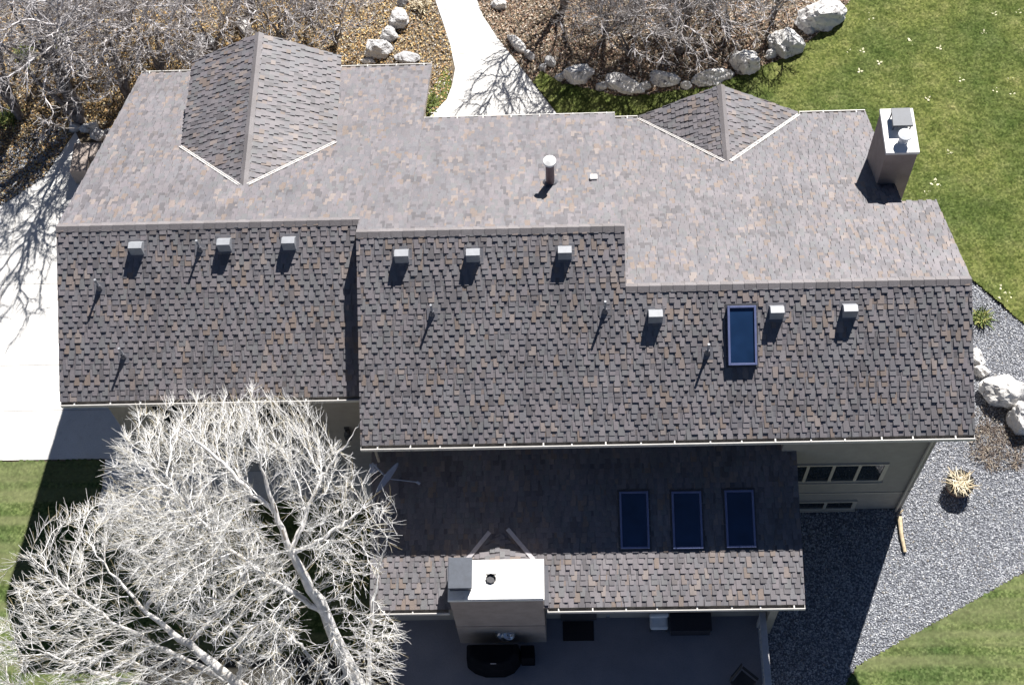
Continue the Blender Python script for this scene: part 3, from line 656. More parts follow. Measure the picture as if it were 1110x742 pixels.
# ---------------------------------------------------------------- rocks
def rock(px,py,w,d,h,label,ang=0,tone=1.,cat='boulder',group='boulders edging the beds',z=G,seed=None):
    c=at(px,py,z+h*.3); r=np.random.RandomState(seed if seed is not None else int(px*7+py)); import bmesh
    bm=bmesh.new(); bmesh.ops.create_icosphere(bm,subdivisions=4,radius=1)
    cuts=[]
    for _ in range(13):
        n=r.randn(3);n[2]=abs(n[2])*.8;n/=np.linalg.norm(n);cuts.append((n,r.uniform(.60,.92)))
    ph=r.rand(6)*6
    ca,sa=math.cos(ang),math.sin(ang); vs=[]
    for v in bm.verts:
        p=np.array(v.co)
        for n,dd in cuts:
            e=p@n-dd
            if e>0: p=p-n*e*.93
        p=p*(1+.06*math.sin(5*p[0]+ph[0])*math.sin(6*p[1]+ph[1])+.05*math.sin(11*p[2]+ph[2]+7*p[0])+.035*math.sin(17*p[0]+ph[3])*math.sin(19*p[1]+ph[4])+.022*r.randn())
        x,y,zz=p[0]*w/1.7,p[1]*d/1.7,p[2]*h/1.25
        vs.append((c[0]+x*ca-y*sa,c[1]+x*sa+y*ca,max(z-.05,z+h*.38+zz*.8)))
    fs=[tuple(v.index for v in f.verts) for f in bm.faces]; bm.free()
    mb=MB(); mb.add(vs,fs,0,tone); o=mb.build('boulder',M['rock'],origin=(c[0],c[1],z)); tag(o,label,cat,group); return o
rock(889,18,1.5,1.0,.85,'large grey-white boulder at the top corner of the green lawn',.3,.85)
rock(853,47,1.15,.95,.75,'rounded grey boulder second from the top of the lawn edge row',.1,.8)
rock(836,58,.45,.35,.3,'small pale stone tucked against the rounded grey boulder',.4,1)
rock(809,67,1.05,.85,.65,'white-topped boulder crossed by a branch shadow, middle of the lawn edge',-.1,1)
rock(768,84,1.15,.6,.45,'long low pale boulder just behind the small gable peak',.15,.95)
rock(720,85,.95,.6,.35,'flat white boulder to the left of the small gable peak',-.1,1)
rock(676,91,1.3,.6,.4,'wide white boulder in the row with two thick shadows across it',-.3,1)
rock(626,80,1.05,.75,.5,'white boulder striped by many twig shadows near the path',.1,1)
rock(651,94,.4,.3,.25,'small pale stone between the striped and the wide white boulders',.3,.9)
rock(699,93,.4,.3,.25,'small pale stone between the wide white and the flat white boulders',.1,.8)
rock(744,93,.35,.3,.25,'small pale stone between the flat white and the long low boulders',-.3,1)
rock(790,82,.4,.3,.3,'small grey stone between the long low and the white-topped boulders',.5,.7)
rock(606,84,.35,.3,.2,'small pale stone at the path end of the boulder row',.5,.9)
rock(574,60,.4,.25,.25,'dark-streaked stone between the long white stone and the narrow grey one',-.9,.7)
rock(905,8,.6,.5,.35,'small dark stone above the large grey-white boulder',.2,.4)
rock(878,30,.5,.4,.4,'dark stone wedged between the two upper lawn boulders',.9,.3)
rock(596,66,.5,.3,.3,'narrow grey stone on the right side of the path',-1.0,.6)
rock(588,73,.3,.25,.2,'little grey stone nearest the right path edge',.3,.5)
rock(560,47,.9,.35,.35,'long white stone lying along the right path edge',-1.0,1)
rock(541,5,.6,.35,.3,'white stone at the upper right edge of the path',-.3,1)
rock(432,20,.75,.7,.55,'grey mottled boulder near the top left of the path',.8,.55)
rock(421,38,.6,.5,.45,'grey mottled boulder below another, left of the path',.4,.5)
rock(409,53,.95,.7,.6,'dark-faced boulder just above the roof edge, left of the path',.2,.45)
rock(441,63,.75,.5,.3,'flat blue-grey stone touching the roof edge by the path',0,.35)
rock(436,2,.4,.35,.3,'dark round stone at the top edge left of the path',0,.25)
rock(399,67,.5,.25,.2,'pale flat stone between the large gable and the dark-faced boulder',0,1)
rock(266,30,.5,.75,.4,'small white pointed rock behind the large gable peak',.3,1)
rock(222,46,.95,.5,.5,'dark rock to the upper left of the large gable',.1,.3)
rock(209,60,.5,.35,.3,'small dark rock hidden against the left side of the large gable',.1,.35)
rock(1089,423,1.25,.95,.8,'biggest white boulder at the right edge of the roof',-.2,1)
rock(1108,455,.75,1.0,.8,'tan boulder cut by the right edge of the photo',.3,.85)
rock(1063,402,.5,.35,.3,'small stone between the roof corner and the biggest white boulder',-.5,.9)
rock(1058,388,.45,.6,.35,'pale stone peeping past the right roof edge',.1,1)
rock(96,138,.6,.35,.3,'white stone on the corner of the low wall by the driveway',.2,1,group='stones by the driveway wall')
rock(108,146,.65,.4,.3,'blocky white stone beside the left roof edge',-.1,1,group='stones by the driveway wall')
rock(80,138,.4,.35,.3,'grey speckled stone at the head of the driveway',.2,.6,group='stones by the driveway wall')
rock(118,143,.3,.3,.2,'dark little stone touching the left roof edge',.2,.3,group='stones by the driveway wall')
# low garden wall by the driveway
mb=MB(); q0=at(84,160,G+.7);q1=at(100,157,G+.7)
mb.box((q0[0]-.12,q0[1]-1.0,G),(q0[0]+.45,q0[1]+.15,G+.75)); mb.box((q0[0]+.451,q0[1]-.45,G),(1.6,q0[1]+.12,G+.80))
tag(mb.build('garden_wall',M['chimney_stucco'],bevel=.02),'low grey stucco wall between the driveway head and left roof edge','wall')
# ---------------------------------------------------------------- trees
def tubes(paths,radii,sides,rv):
    """paths (n,k,3), radii (n,k) -> V, quads, r"""
    n,k,_=paths.shape
    d=np.zeros_like(paths); d[:,1:-1]=paths[:,2:]-paths[:,:-2]; d[:,0]=paths[:,1]-paths[:,0]; d[:,-1]=paths[:,-1]-paths[:,-2]
    d/=np.linalg.norm(d,axis=-1,keepdims=True)+1e-9
    ref=np.zeros_like(d); ref[...,0]=.31; ref[...,1]=.23; ref[...,2]=.92
    hz=np.abs((d*ref).sum(-1))>.93; ref[hz]=np.array([.9,-.3,.1])
    ref=np.repeat(ref[:,:1],k,1)
    a=np.cross(d,ref);a/=np.linalg.norm(a,axis=-1,keepdims=True)+1e-9;b=np.cross(d,a)
    th=np.arange(sides)*2*math.pi/sides
    V=paths[:,:,None]+radii[:,:,None,None]*(np.cos(th)[None,None,:,None]*a[:,:,None]+np.sin(th)[None,None,:,None]*b[:,:,None])
    idx=np.arange(n*k*sides).reshape(n,k,sides); nx=np.roll(idx,-1,axis=2)
    F_=np.stack([idx[:,:-1],nx[:,:-1],nx[:,1:],idx[:,1:]],-1).reshape(-1,4)
    return V.reshape(-1,3),F_,np.repeat(rv,(k-1)*sides)
def grow(limbs,lr,levels,r,upw=.25,grav=0,env=None,spread=.9,crook=.10):
    """limbs: (n,k,3) main polylines; levels: list of (children per branch, length, end radius)"""
    out=[]; cur=limbs; rad=lr
    for li,(nc,ln,rr_,k) in enumerate(levels):
        n,kk,_=cur.shape
        t=r.uniform(.18 if li else .30,1.0,(n,nc)); 
        t=np.sort(t,1); x=t*(kk-1); i=np.minimum(x.astype(int),kk-2); f=(x-i)[...,None]
        ii=np.arange(n)[:,None]
        p=cur[ii,i]*(1-f)+cur[ii,i+1]*f; d=cur[ii,i+1]-cur[ii,i]; d/=np.linalg.norm(d,axis=-1,keepdims=True)+1e-9
        pr_=rad[ii,i]*(1-f[...,0])+rad[ii,i+1]*f[...,0]
        rnd=r.randn(n,nc,3); rnd-=(rnd*d).sum(-1,keepdims=True)*d; rnd/=np.linalg.norm(rnd,axis=-1,keepdims=True)+1e-9
        ang=r.uniform(.45,.95,(n,nc,1))*spread
        dd=d*np.cos(ang)+rnd*np.sin(ang); dd[...,2]+=upw*(1 if li<2 else .5); 
        p=p.reshape(-1,3);dd=dd.reshape(-1,3);dd/=np.linalg.norm(dd,axis=-1,keepdims=True)
        L=(ln*(1.15-.55*t)*r.uniform(.6,1.25,(n,nc))).reshape(-1)
        if env is not None:
            w=env(p+dd*L[:,None]); keep=w>0; 
            L=np.where(keep,L,L*.35)
            keep=env(p+dd*L[:,None]*.6)>0
            p=p[keep];dd=dd[keep];L=L[keep];pr2=pr_.reshape(-1)[keep]
        else: pr2=pr_.reshape(-1)
        m=len(p); path=np.zeros((m,k,3)); path[:,0]=p; cd=dd.copy()
        for j in range(1,k):
            cd=cd+r.randn(m,3)*crook*1.6; cd[:,2]+=.03; cd/=np.linalg.norm(cd,axis=-1,keepdims=True)
            path[:,j]=path[:,j-1]+cd*(L/(k-1))[:,None]
        r0_=np.minimum(pr2*.72,rr_*2.6); r0_=np.maximum(r0_,rr_)
        R_=r0_[:,None]+(rr_-r0_)[:,None]*np.linspace(0,1,k)[None]**.8
        R_=np.maximum(R_*np.linspace(1,.75,k)[None],.0045)
        out.append((path,R_)); cur=path; rad=R_
    return out
def colonize(limbs,att,step,dk,di,r,iters=140,up_=.10,src=None,bias=0.):
    pos=[];par=[]
    for L in limbs:
        L=np.array(L,float); 
        if pos:
            P=np.array(pos); k0=int(np.argmin(((P-L[0])**2).sum(1)))
        else: pos.append(L[0]); par.append(-1); k0=0
        for a,b in zip(L[:-1],L[1:]):
            m=max(1,int(np.linalg.norm(b-a)/step))
            for q in range(1,m+1):
                pos.append(a+(b-a)*q/m+r.randn(3)*.02); par.append(k0); k0=len(pos)-1
    n0=len(pos); P=np.array(pos); par=list(par)
    nd=np.full(len(att),1e9);ni=np.zeros(len(att),int)
    def upd(P_,base):
        nonlocal nd,ni
        for c in range(0,len(P_),400):
            Q=P_[c:c+400]; d=((att[:,None]-Q[None])**2).sum(-1); j=d.argmin(1); m=d[np.arange(len(att)),j]; b=m<nd; nd[b]=m[b]; ni[b]=base+c+j[b]
    upd(P,0)
    alive=np.sqrt(nd)>dk; att=att[alive];nd=nd[alive];ni=ni[alive]
    cnt=np.zeros(200000,int)
    for it in range(iters):
        if len(att)==0: break
        act=np.sqrt(nd)<di
        if not act.any(): break
        ids,invx=np.unique(ni[act],return_inverse=True)
        v_=att[act]-P[ni[act]]; v_/=np.linalg.norm(v_,axis=1,keepdims=True)+1e-9
        S_=np.zeros((len(ids),3)); np.add.at(S_,invx,v_); S_/=np.linalg.norm(S_,axis=1,keepdims=True)+1e-9
        pp_=np.array([par[q] for q in ids]); pd=P[ids]-P[np.maximum(pp_,0)]; pd/=np.linalg.norm(pd,axis=1,keepdims=True)+1e-9
        D=S_+pd*.35+r.randn(len(ids),3)*.14; D[:,2]+=up_
        if bias:
            ra=P[ids]-src; ra/=np.linalg.norm(ra,axis=1,keepdims=True)+1e-9; D+=ra*bias
        D=D; D/=np.linalg.norm(D,axis=1,keepdims=True)
        ok=cnt[ids]<3; ids=ids[ok];D=D[ok]
        if len(ids)==0: break
        cnt[ids]+=1
        N_=P[ids]+D*step; base=len(P); P=np.vstack([P,N_]); par+=list(ids)
        upd(N_,base)
        alive=np.sqrt(nd)>dk; att=att[alive];nd=nd[alive];ni=ni[alive]
    return P,np.array(par),n0
def crown_tree(base,limbs,lrad,att,label,seed,group,step=.16,dk=.22,di=1.6,twigs=3,tl=(.18,.42),r0=.0053,mats=None,src=None,bias=0.,jig=.55):
    r=np.random.RandomState(seed); t=thing('bare_tree',base,label,'tree',group)
    L=np.array(limbs);R=np.array(lrad); m=5;k=L.shape[1]
    x=np.linspace(0,k-1,(k-1)*m+1); i=np.minimum(x.astype(int),k-2); f=(x-i)
    Ld=L[:,i]*(1-f)[None,:,None]+L[:,i+1]*f[None,:,None]; Rd=R[:,i]*(1-f)+R[:,i+1]*f
    Ld[:,1:-1]+=r.randn(*Ld[:,1:-1].shape)*.022; Rd=Rd*(1+.06*r.randn(*Rd.shape))
    V,F_,rv=tubes(Ld,Rd,10,r.rand(len(Ld))); np_obj('trunk',V,[F_],r.rand(len(F_)),mats[0],parent=t,smooth=True)
    P,par,n0=colonize(L,att,step,dk,di,r,src=src,bias=bias)
    n=len(P); e=2.35; acc=np.zeros(n); ch=np.zeros(n,int)
    for q in range(n-1,0,-1):
        if acc[q]==0: acc[q]=r0**e
        acc[par[q]]+=acc[q]; ch[par[q]]+=1
    rad=acc**(1/e); idx=np.arange(n0,n)
    pr_=np.minimum(rad[par[idx]],rad[idx]*1.35); pr_=np.minimum(pr_,.07)
    pth=np.stack([P[par[idx]],P[idx]],1); rr_=np.stack([pr_,np.minimum(rad[idx],.07)],1)
    big=rad[idx]>.018; VV=[];FF=[];RR=[];off=0
    for msk,sd_ in ((big,6),(~big,4)):
        V,F_,q=tubes(pth[msk],rr_[msk],sd_,r.rand(msk.sum())*.78); VV.append(V);FF.append(F_+off);RR.append(q);off+=len(V)
    thin=idx[rad[idx]<r0*2.6]; src_=np.repeat(thin,twigs); mm=len(src_)
    d=P[src_]-P[par[src_]]; d/=np.linalg.norm(d,axis=1,keepdims=True)+1e-9
    d=d+r.randn(mm,3)*jig; d[:,2]+=.25
    if bias:
        ra=P[src_]-src; ra/=np.linalg.norm(ra,axis=1,keepdims=True)+1e-9; d+=ra*bias
    d=d; d/=np.linalg.norm(d,axis=1,keepdims=True); ln=r.uniform(tl[0],tl[1],mm)
    p=np.zeros((mm,4,3)); p[:,0]=P[src_]
    for q in range(1,4): d=d+r.randn(mm,3)*.13; d/=np.linalg.norm(d,axis=1,keepdims=True); p[:,q]=p[:,q-1]+d*(ln/3)[:,None]
    V,F_,q=tubes(p,np.tile(np.array([.9,.78,.66,.5])*r0,(mm,1)),3,r.rand(mm)); VV.append(V);FF.append(F_+off);RR.append(q);off+=len(V)
    np_obj('branches',np.concatenate(VV),[np.concatenate(FF)],np.concatenate(RR),mats[1],parent=t)
    return t
def seg_d(x,y,x0,y0,x1,y1):
    t=max(0,min(1,((x-x0)*(x1-x0)+(y-y0)*(y1-y0))/((x1-x0)**2+(y1-y0)**2))); return math.hypot(x-x0-t*(x1-x0),y-y0-t*(y1-y0))
def crown_points(poly,c,rx,ry,ztop,drop,depth,n,seed,zmin=-5.2,clear=(),hole=None):
    r=np.random.RandomState(seed); out=[]; lobes=[(r.uniform(c[0]-rx,c[0]+rx),r.uniform(c[1]-ry,c[1]+ry)) for _ in range(26)]
    while len(out)<n:
        x=r.uniform(c[0]-rx*1.5,c[0]+rx*1.5);y=r.uniform(c[1]-ry*1.5,c[1]+ry*1.5)
        if not in_poly(np.array([x+r.randn()*6]),np.array([y+r.randn()*6]),poly)[0]: continue
        dl=min(math.hypot(x-a_,y-b_) for a_,b_ in lobes)
        if r.rand()>math.exp(-(dl/34)**2)+.22: continue
        if any(seg_d(x,y,*clr_)<17 for clr_ in clear): continue
        if hole is not None and r.rand()<.75 and in_poly(np.array([x]),np.array([y]),hole)[0]: continue
        q=((x-c[0])/rx)**2+((y-c[1])/ry)**2
        z=max(zmin,ztop-drop*q-depth*r.rand()**1.2)
        out.append(at(x,y,z))
    return np.array(out)
def tree_obj(name,base,limbs,lrad,levels,label,cat,mats,seed,group=None,env=None,rvals=None,**kw):
    r=np.random.RandomState(seed); t=thing(name,base,label,cat,group)
    L=np.array(limbs);R=np.array(lrad)
    # densify limbs
    def dens(A,m=4):
        n,k=A.shape[:2]; x=np.linspace(0,k-1,(k-1)*m+1); i=np.minimum(x.astype(int),k-2); f=(x-i)
        f=f.reshape((1,-1)+(1,)*(A.ndim-2)); return A[:,i]*(1-f)+A[:,i+1]*f
    Ld=dens(L);Rd=dens(R); Ld[:,1:-1]+=r.randn(*Ld[:,1:-1].shape)*.035; Rd=Rd*(1+.08*r.randn(*Rd.shape))
    V,F_,rv=tubes(Ld,Rd,10,r.rand(len(Ld))); np_obj('trunk',V,[F_],r.rand(len(F_)),mats[0],parent=t,smooth=True)
    lv=grow(Ld,Rd,levels,r,env=env,**kw)
    VV=[];FF=[];RR=[];MI=[];off=0
    for i,(p,R_) in enumerate(lv):
        sides=6 if i==0 else (4 if i==1 else 3)
        n=len(p); rv=r.rand(n)*(.78 if i<len(lv)-1 else 1.0)
        V,F_,q=tubes(p,R_,sides,rv); VV.append(V);FF.append(F_+off);RR.append(q);off+=len(V)
    np_obj('branches',np.concatenate(VV),[np.concatenate(FF)],np.concatenate(RR),mats[1],parent=t,smooth=False)
    return t
def pl(*q): return [tuple(at(a,b,z)) for a,b,z in q]
base=(9.35,-13.15,G)
# big pale tree: limbs listed from the foot upwards
limbsA=[
 [base,at(400,766,-5.0),at(352,664,-2.9),at(316,600,-1.6),at(298,555,-.8),at(284,505,.1),at(266,455,.9)],
 [at(352,664,-2.9),at(312,640,-2.2),at(280,616,-1.7),at(240,588,-1.2),at(200,545,-.6),at(172,505,-.1),at(150,470,.4)],
 [at(316,600,-1.6),at(330,560,-1.3),at(345,525,-.9),at(360,500,-.6),at(375,480,-.3),at(385,465,-.1),at(392,455,.1)],
 [at(400,766,-5.0),at(400,700,-4.2),at(405,650,-3.5),at(412,610,-3.0),at(420,585,-2.6),at(425,570,-2.3),at(430,555,-2.1)],
 [at(298,555,-.8),at(270,530,-.3),at(240,500,.2),at(215,480,.6),at(200,465,.9),at(190,455,1.1),at(180,448,1.3)],
 [at(400,766,-5.0),at(360,735,-4.4),at(330,705,-3.9),at(305,680,-3.5),at(285,665,-3.2),at(262,655,-2.9),at(240,650,-2.6)],
 [at(316,600,-1.6),at(350,585,-1.2),at(375,565,-.9),at(395,550,-.6),at(410,545,-.4),at(420,540,-.2),at(430,535,0)],
]
radA=[[0.2600,0.1900,0.1403,0.0972,0.0633,0.0306,0.0072],[0.0850,0.0712,0.0553,0.0396,0.0248,0.0126,0.0036],[0.0700,0.0570,0.0425,0.0288,0.0165,0.0090,0.0027],[0.0700,0.0570,0.0425,0.0288,0.0165,0.0090,0.0027],[0.0600,0.0522,0.0425,0.0288,0.0165,0.0072,0.0027],[0.0600,0.0522,0.0425,0.0288,0.0165,0.0072,0.0027],[0.0600,0.0475,0.0382,0.0252,0.0165,0.0072,0.0027]]
baseB=at(420,890,G)
limbsB=[
 [tuple(baseB),at(330,800,-5.0),at(258,740,-3.2),at(205,698,-2.2),at(158,662,-1.5),at(120,620,-1.1),at(85,575,-.8)],
 [at(258,740,-3.8),at(215,722,-3.4),at(170,700,-3.0),at(120,672,-2.6),at(75,640,-2.2),at(45,615,-1.9),at(20,590,-1.6)],
 [at(330,800,-5.2),at(240,770,-4.4),at(170,745,-3.8),at(100,728,-3.3),at(60,712,-3.0),at(30,700,-2.7),at(5,685,-2.4)],
 [at(158,662,-2.3),at(170,630,-1.9),at(185,600,-1.5),at(190,570,-1.1),at(180,540,-.8),at(165,515,-.5),at(150,495,-.2)],
 [at(205,698,-3.0),at(240,660,-2.6),at(262,630,-2.2),at(270,600,-1.9),at(265,575,-1.6),at(255,550,-1.3),at(245,530,-1.1)],
 [at(330,800,-5.2),at(345,760,-4.6),at(370,735,-4.2),at(390,715,-3.9),at(405,700,-3.7),at(420,690,-3.5),at(432,680,-3.3)],
 [at(258,740,-3.8),at(262,715,-3.5),at(258,690,-3.2),at(240,668,-2.9),at(215,650,-2.6),at(190,640,-2.3),at(165,640,-2.0)],
 [at(258,740,-3.8),at(225,745,-3.6),at(190,738,-3.4),at(155,722,-3.2),at(120,705,-3.0),at(90,690,-2.8),at(60,675,-2.6)],
 [at(240,770,-4.4),at(160,785,-3.9),at(100,785,-3.5),at(60,770,-3.2),at(30,755,-3.0),at(5,742,-2.8),at(-15,730,-2.6)],
]
radB=[[0.2500,0.1805,0.1318,0.0900,0.0550,0.0252,0.0063],[0.0900,0.0760,0.0553,0.0396,0.0248,0.0126,0.0036],[0.0900,0.0760,0.0595,0.0432,0.0248,0.0126,0.0036],[0.0600,0.0522,0.0382,0.0252,0.0165,0.0072,0.0027],[0.0600,0.0522,0.0382,0.0252,0.0165,0.0072,0.0027],[0.0600,0.0475,0.0382,0.0252,0.0165,0.0072,0.0027],[0.0600,0.0475,0.0382,0.0252,0.0165,0.0072,0.0027],[0.0600,0.0475,0.0382,0.0252,0.0165,0.0072,0.0027],[0.0700,0.0570,0.0425,0.0288,0.0165,0.0090,0.0036]]
def envpx(poly):   # crown outline as a real volume test on the slanted crown body
    def f(P):
        d=P-np.array([CX,CY,CZ]); fw_=d@fwv; x=555+F*(d@right)/fw_; y=371-F*(d@up)/fw_
        j=np.random.RandomState(len(P)%9973); x=x+j.randn(len(P))*15+9*np.sin(y/17)+6*np.sin(y/7+x/11); y=y+j.randn(len(P))*15+9*np.sin(x/15)
        return np.where(in_poly(x,y,poly),1.,-1.)
    return f
outA=[(118,470),(160,440),(210,428),(270,432),(320,426),(352,440),(368,468),(385,485),(388,510),(392,540),(425,560),(430,600),(412,640),(420,660),(445,690),(440,730),(420,800),(100,860),(60,700),(90,560)]
outB=[(140,500),(100,545),(60,555),(32,600),(12,640),(0,690),(-200,720),(-200,900),(400,900),(430,740),(400,660),(330,600),(280,560),(230,500)]
lvA=[(15,2.3,.024,7),(8,1.35,.0115,6),(7,.80,.0066,5),(4,.42,.0044,4)]
outA=[(118,486),(128,466),(150,462),(166,440),(196,436),(212,424),(240,432),(268,426),(296,421),(318,428),(338,424),(356,444),(352,462),(374,470),(392,486),(394,512),(416,528),(408,548),(437,562),(430,585),(412,600),(424,618),(402,640),(392,662),(420,668),(447,692),(436,735),(400,800),(280,800),(200,720),(130,620),(104,560),(122,520)]
outB=[(170,520),(140,538),(118,532),(100,556),(78,548),(56,562),(60,580),(38,588),(34,606),(14,640),(0,690),(-120,720),(-160,860),(300,860),(330,740),(330,640),(280,560),(220,500)]
outA=[((275+(x_-275)*.93-(6 if x_>350 else 0)),(610+(y_-610)*.90) if y_<610 else y_) for x_,y_ in outA]
outB=[(200+(x_-200)*.95,(700+(y_-700)*.92) if y_<700 else y_) for x_,y_ in outB]
attA=crown_points(outA,(265,580),190,165,1.0,2.4,2.7,4900,3,clear=((360,690,316,600),(316,600,296,548),(296,548,288,520),(258,740,205,698),(205,698,150,655)),hole=[(200,650),(300,628),(345,680),(350,742),(255,742),(235,700)])
attB=crown_points(outB,(130,680),190,150,-.8,1.6,2.4,3900,4,clear=((270,752,205,698),(205,698,150,655),(150,655,118,618)),hole=[(200,650),(300,628),(345,680),(350,742),(275,742),(235,700)])
crown_tree(base,limbsA,radA,attA,'tall leafless pale-barked tree whose upright trunk overlaps the left eave',21,'pale bare trees in the lower left',mats=[M['bark_white'],M['twig_white']],src=at(345,690,-4.),bias=.5,jig=.34,tl=(.20,.48),twigs=3)
crown_tree(tuple(baseB),limbsB,radB,attB,'leafless pale-barked tree leaning left over the lower left lawn',22,'pale bare trees in the lower left',mats=[M['bark_white'],M['twig_white']],src=at(300,800,-5.),bias=.55,jig=.34,tl=(.20,.48),twigs=3)
# grey bare trees on the north side
def bush_tree(px,py,h,label,seed,nst=4,sp=.5,lean=(0,0),lv=None,thick=.07,group='bare grey trees behind the house'):
    r=np.random.RandomState(seed); b=at(px,py,G); limbs=[];rad=[]
    for i in range(nst):
        a=r.uniform(0,6.28); s=r.uniform(.25,1)*sp; hh=h*r.uniform(.7,1.0); pts=[]
        dx,dy=math.cos(a)*s+lean[0],math.sin(a)*s+lean[1]
        for j in range(6):
            t=j/5; pts.append(b+np.array([dx*hh*(t**1.2)*.75+r.randn()*.06*(t>0),dy*hh*(t**1.2)*.75+r.randn()*.06*(t>0),hh*t*.85]))
        limbs.append(pts); rad.append([thick*(1-.85*j/5)*r.uniform(.8,1.2) for j in range(6)])
    big_=lv is not None; c_=b+np.array([lean[0]*h*.4,lean[1]*h*.4,h*.66]); q=r.randn(60000,3); q/=np.linalg.norm(q,axis=1,keepdims=True); q*=(r.rand(60000,1)**.45)
    na=380 if big_ else 330; wd_=h*(.40 if big_ else .52); A_=c_+q[:na]*np.array([wd_,wd_,h*.40])*(1+.25*np.sin(3*np.arctan2(q[:na,1:2],q[:na,0:1])+seed))
    rad=[[x_*(1-.12*j_) for j_,x_ in enumerate(q_)] for q_ in rad]
    return crown_tree(tuple(b),limbs,rad,A_,label,seed,group,step=.14,dk=.2,di=1.5,twigs=2,tl=(.2,.5),r0=.0105 if not big_ else .0115,src=b,bias=.35,jig=.4,mats=[M['bark_grey'],M['twig_grey']])
    return tree_obj('bare_tree',tuple(b),limbs,rad,lv or [(9,h*.48,.017,7),(7,h*.28,.0100,6),(5,.50,.0070,5)],label,'tree',[M['bark_grey'],M['twig_grey']],seed,group=group,upw=.2)
nt_=[(88,132,7.2,'bare grey tree rooted at the head of the driveway',31,6,.42,.12),
(22,128,6.6,'bare grey tree in the top left corner bed left of the driveway head',32,5,.42,.11),
(140,108,4.8,'bare grey tree just left of the long roof edge in leaf litter',33,4,.45,.09),
(178,84,4.4,'bare grey tree casting a twig shadow on the roof left of the large gable',34,4,.35,.08),
(60,40,4.2,'bare grey tree near the top left over green tufts',35,4,.5,.07),
(-25,60,4.2,'bare grey tree at the far left edge of the photo',36,4,.5,.07),
(205,18,3.4,'bare grey tree at the top edge above the dark rock left of the large gable',48,5,.6,.05),
(275,8,3.2,'bare grey tree at the top edge straight above the large gable peak',49,5,.6,.05),
(340,5,3.2,'bare grey tree at the top edge right of the large gable',50,5,.6,.05),
(95,75,3.8,'bare grey tree in the middle of the top left thicket',51,5,.6,.06),
(745,20,3.0,'bare grey tree in the middle of the thicket above the long low boulder',52,5,.7,.05),
(655,40,3.0,'bare grey tree above and between the striped and the wide white boulders',53,5,.7,.05),
(235,62,3.6,'bare grey shrub-like tree behind the left side of the large gable',37,4,.6,.05),
(310,50,3.4,'bare grey tree directly behind the large gable peak',38,5,.6,.05),
(365,48,3.0,'bare grey tree between the large gable and the left path boulders',39,4,.6,.045),
(140,20,4.0,'bare grey tree at the top edge above the leaf litter',40,4,.5,.07),
(612,8,4.6,'bare grey tree whose shadow branches across the pale path',41,6,.8,.085),
(682,62,3.2,'bare grey tree behind the wide white boulder',42,5,.55,.05),
(735,58,3.2,'bare grey tree behind the flat white boulder',43,5,.55,.05),
(790,38,3.2,'bare grey tree behind the white-topped boulder',44,5,.6,.05),
(838,20,2.8,'bare grey tree nearest the large grey-white boulder',45,5,.6,.045),
(690,8,3.6,'bare grey tree at the top edge above the wide white boulder',46,5,.6,.05),
(770,-8,3.4,'bare grey tree at the top edge above the long low boulder',47,5,.6,.05)]
for px,py,h,lab,sd,ns,sp,tk in nt_: bush_tree(px,py,h*1.12,lab,sd,ns,sp*1.15,thick=tk*1.3,lv=[(6,h*.42,.028,7),(5,h*.24,.013,6),(4,.6,.008,5)] if sd in (31,32,41) else None)
# ---------------------------------------------------------------- small things on the right
def blades(n,c,rad,L,r,w=.012,up_=.5,flatten=1):
    V=[];F_=[]
    for i in range(n):
        a=r.uniform(0,6.28);el=r.uniform(.1,1)*up_; p=np.array([c[0]+r.uniform(-rad,rad)*.6,c[1]+r.uniform(-rad,rad)*.6,c[2]])
        d=np.array([math.cos(a)*math.cos(el),math.sin(a)*math.cos(el),math.sin(el)*flatten]); s=np.cross(d,[0,0,1.]);s/=np.linalg.norm(s); l=L*r.uniform(.5,1.1)
        m=p+d*l*.55; e=p+d*l+np.array([0,0,-.25*l*(1-el)]); b=len(V)
        V+=[p-s*w,p+s*w,m+s*w*.9,m-s*w*.9,e+s*w*.2,e-s*w*.2]; F_+=[(b,b+1,b+2,b+3),(b+3,b+2,b+4,b+5)]
    return np.array(V),np.array(F_)
pc=at(1041,523,G+.45); r=np.random.RandomState(5)
pot=thing('planter',(pc[0],pc[1],G),'round dark pot filled with pale dried grass standing on the gravel','planter')
mb=MB(); mb.cyl((pc[0],pc[1],G),(pc[0],pc[1],G+.40),.30,.40,28); mb.cyl((pc[0],pc[1],G+.37),(pc[0],pc[1],G+.43),.43,.43,28,caps=False); mb.build('pot',M['terracotta'],pot)
mb=MB(); mb.cyl((pc[0],pc[1],G+.395),(pc[0],pc[1],G+.41),.405,.405,28); mb.build('soil',M['soil_and_shade'],pot)
V,F_=blades(110,(pc[0],pc[1],G+.43),.34,.46,r,.013,.5); np_obj('dry_grass',V,[F_],np.repeat(r.rand(110)**.6*.92,2),M['dry_grass'],parent=pot)
lg0=at(975,560,G+.08);lg1=at(981,598,G+.08); mb=MB()
mid=(lg0+lg1)/2+np.array([-.03,0,.01]); mb.cyl(lg0,mid,.075,.06,10);mb.cyl(mid,lg1,.06,.05,10); mb.cyl(lg0+np.array([0,.1,0]),lg0+np.array([.13,.20,.06]),.035,.02,8)
tag(mb.build('log',M['wood']),'pale weathered log lying at the foot of the house corner','log')
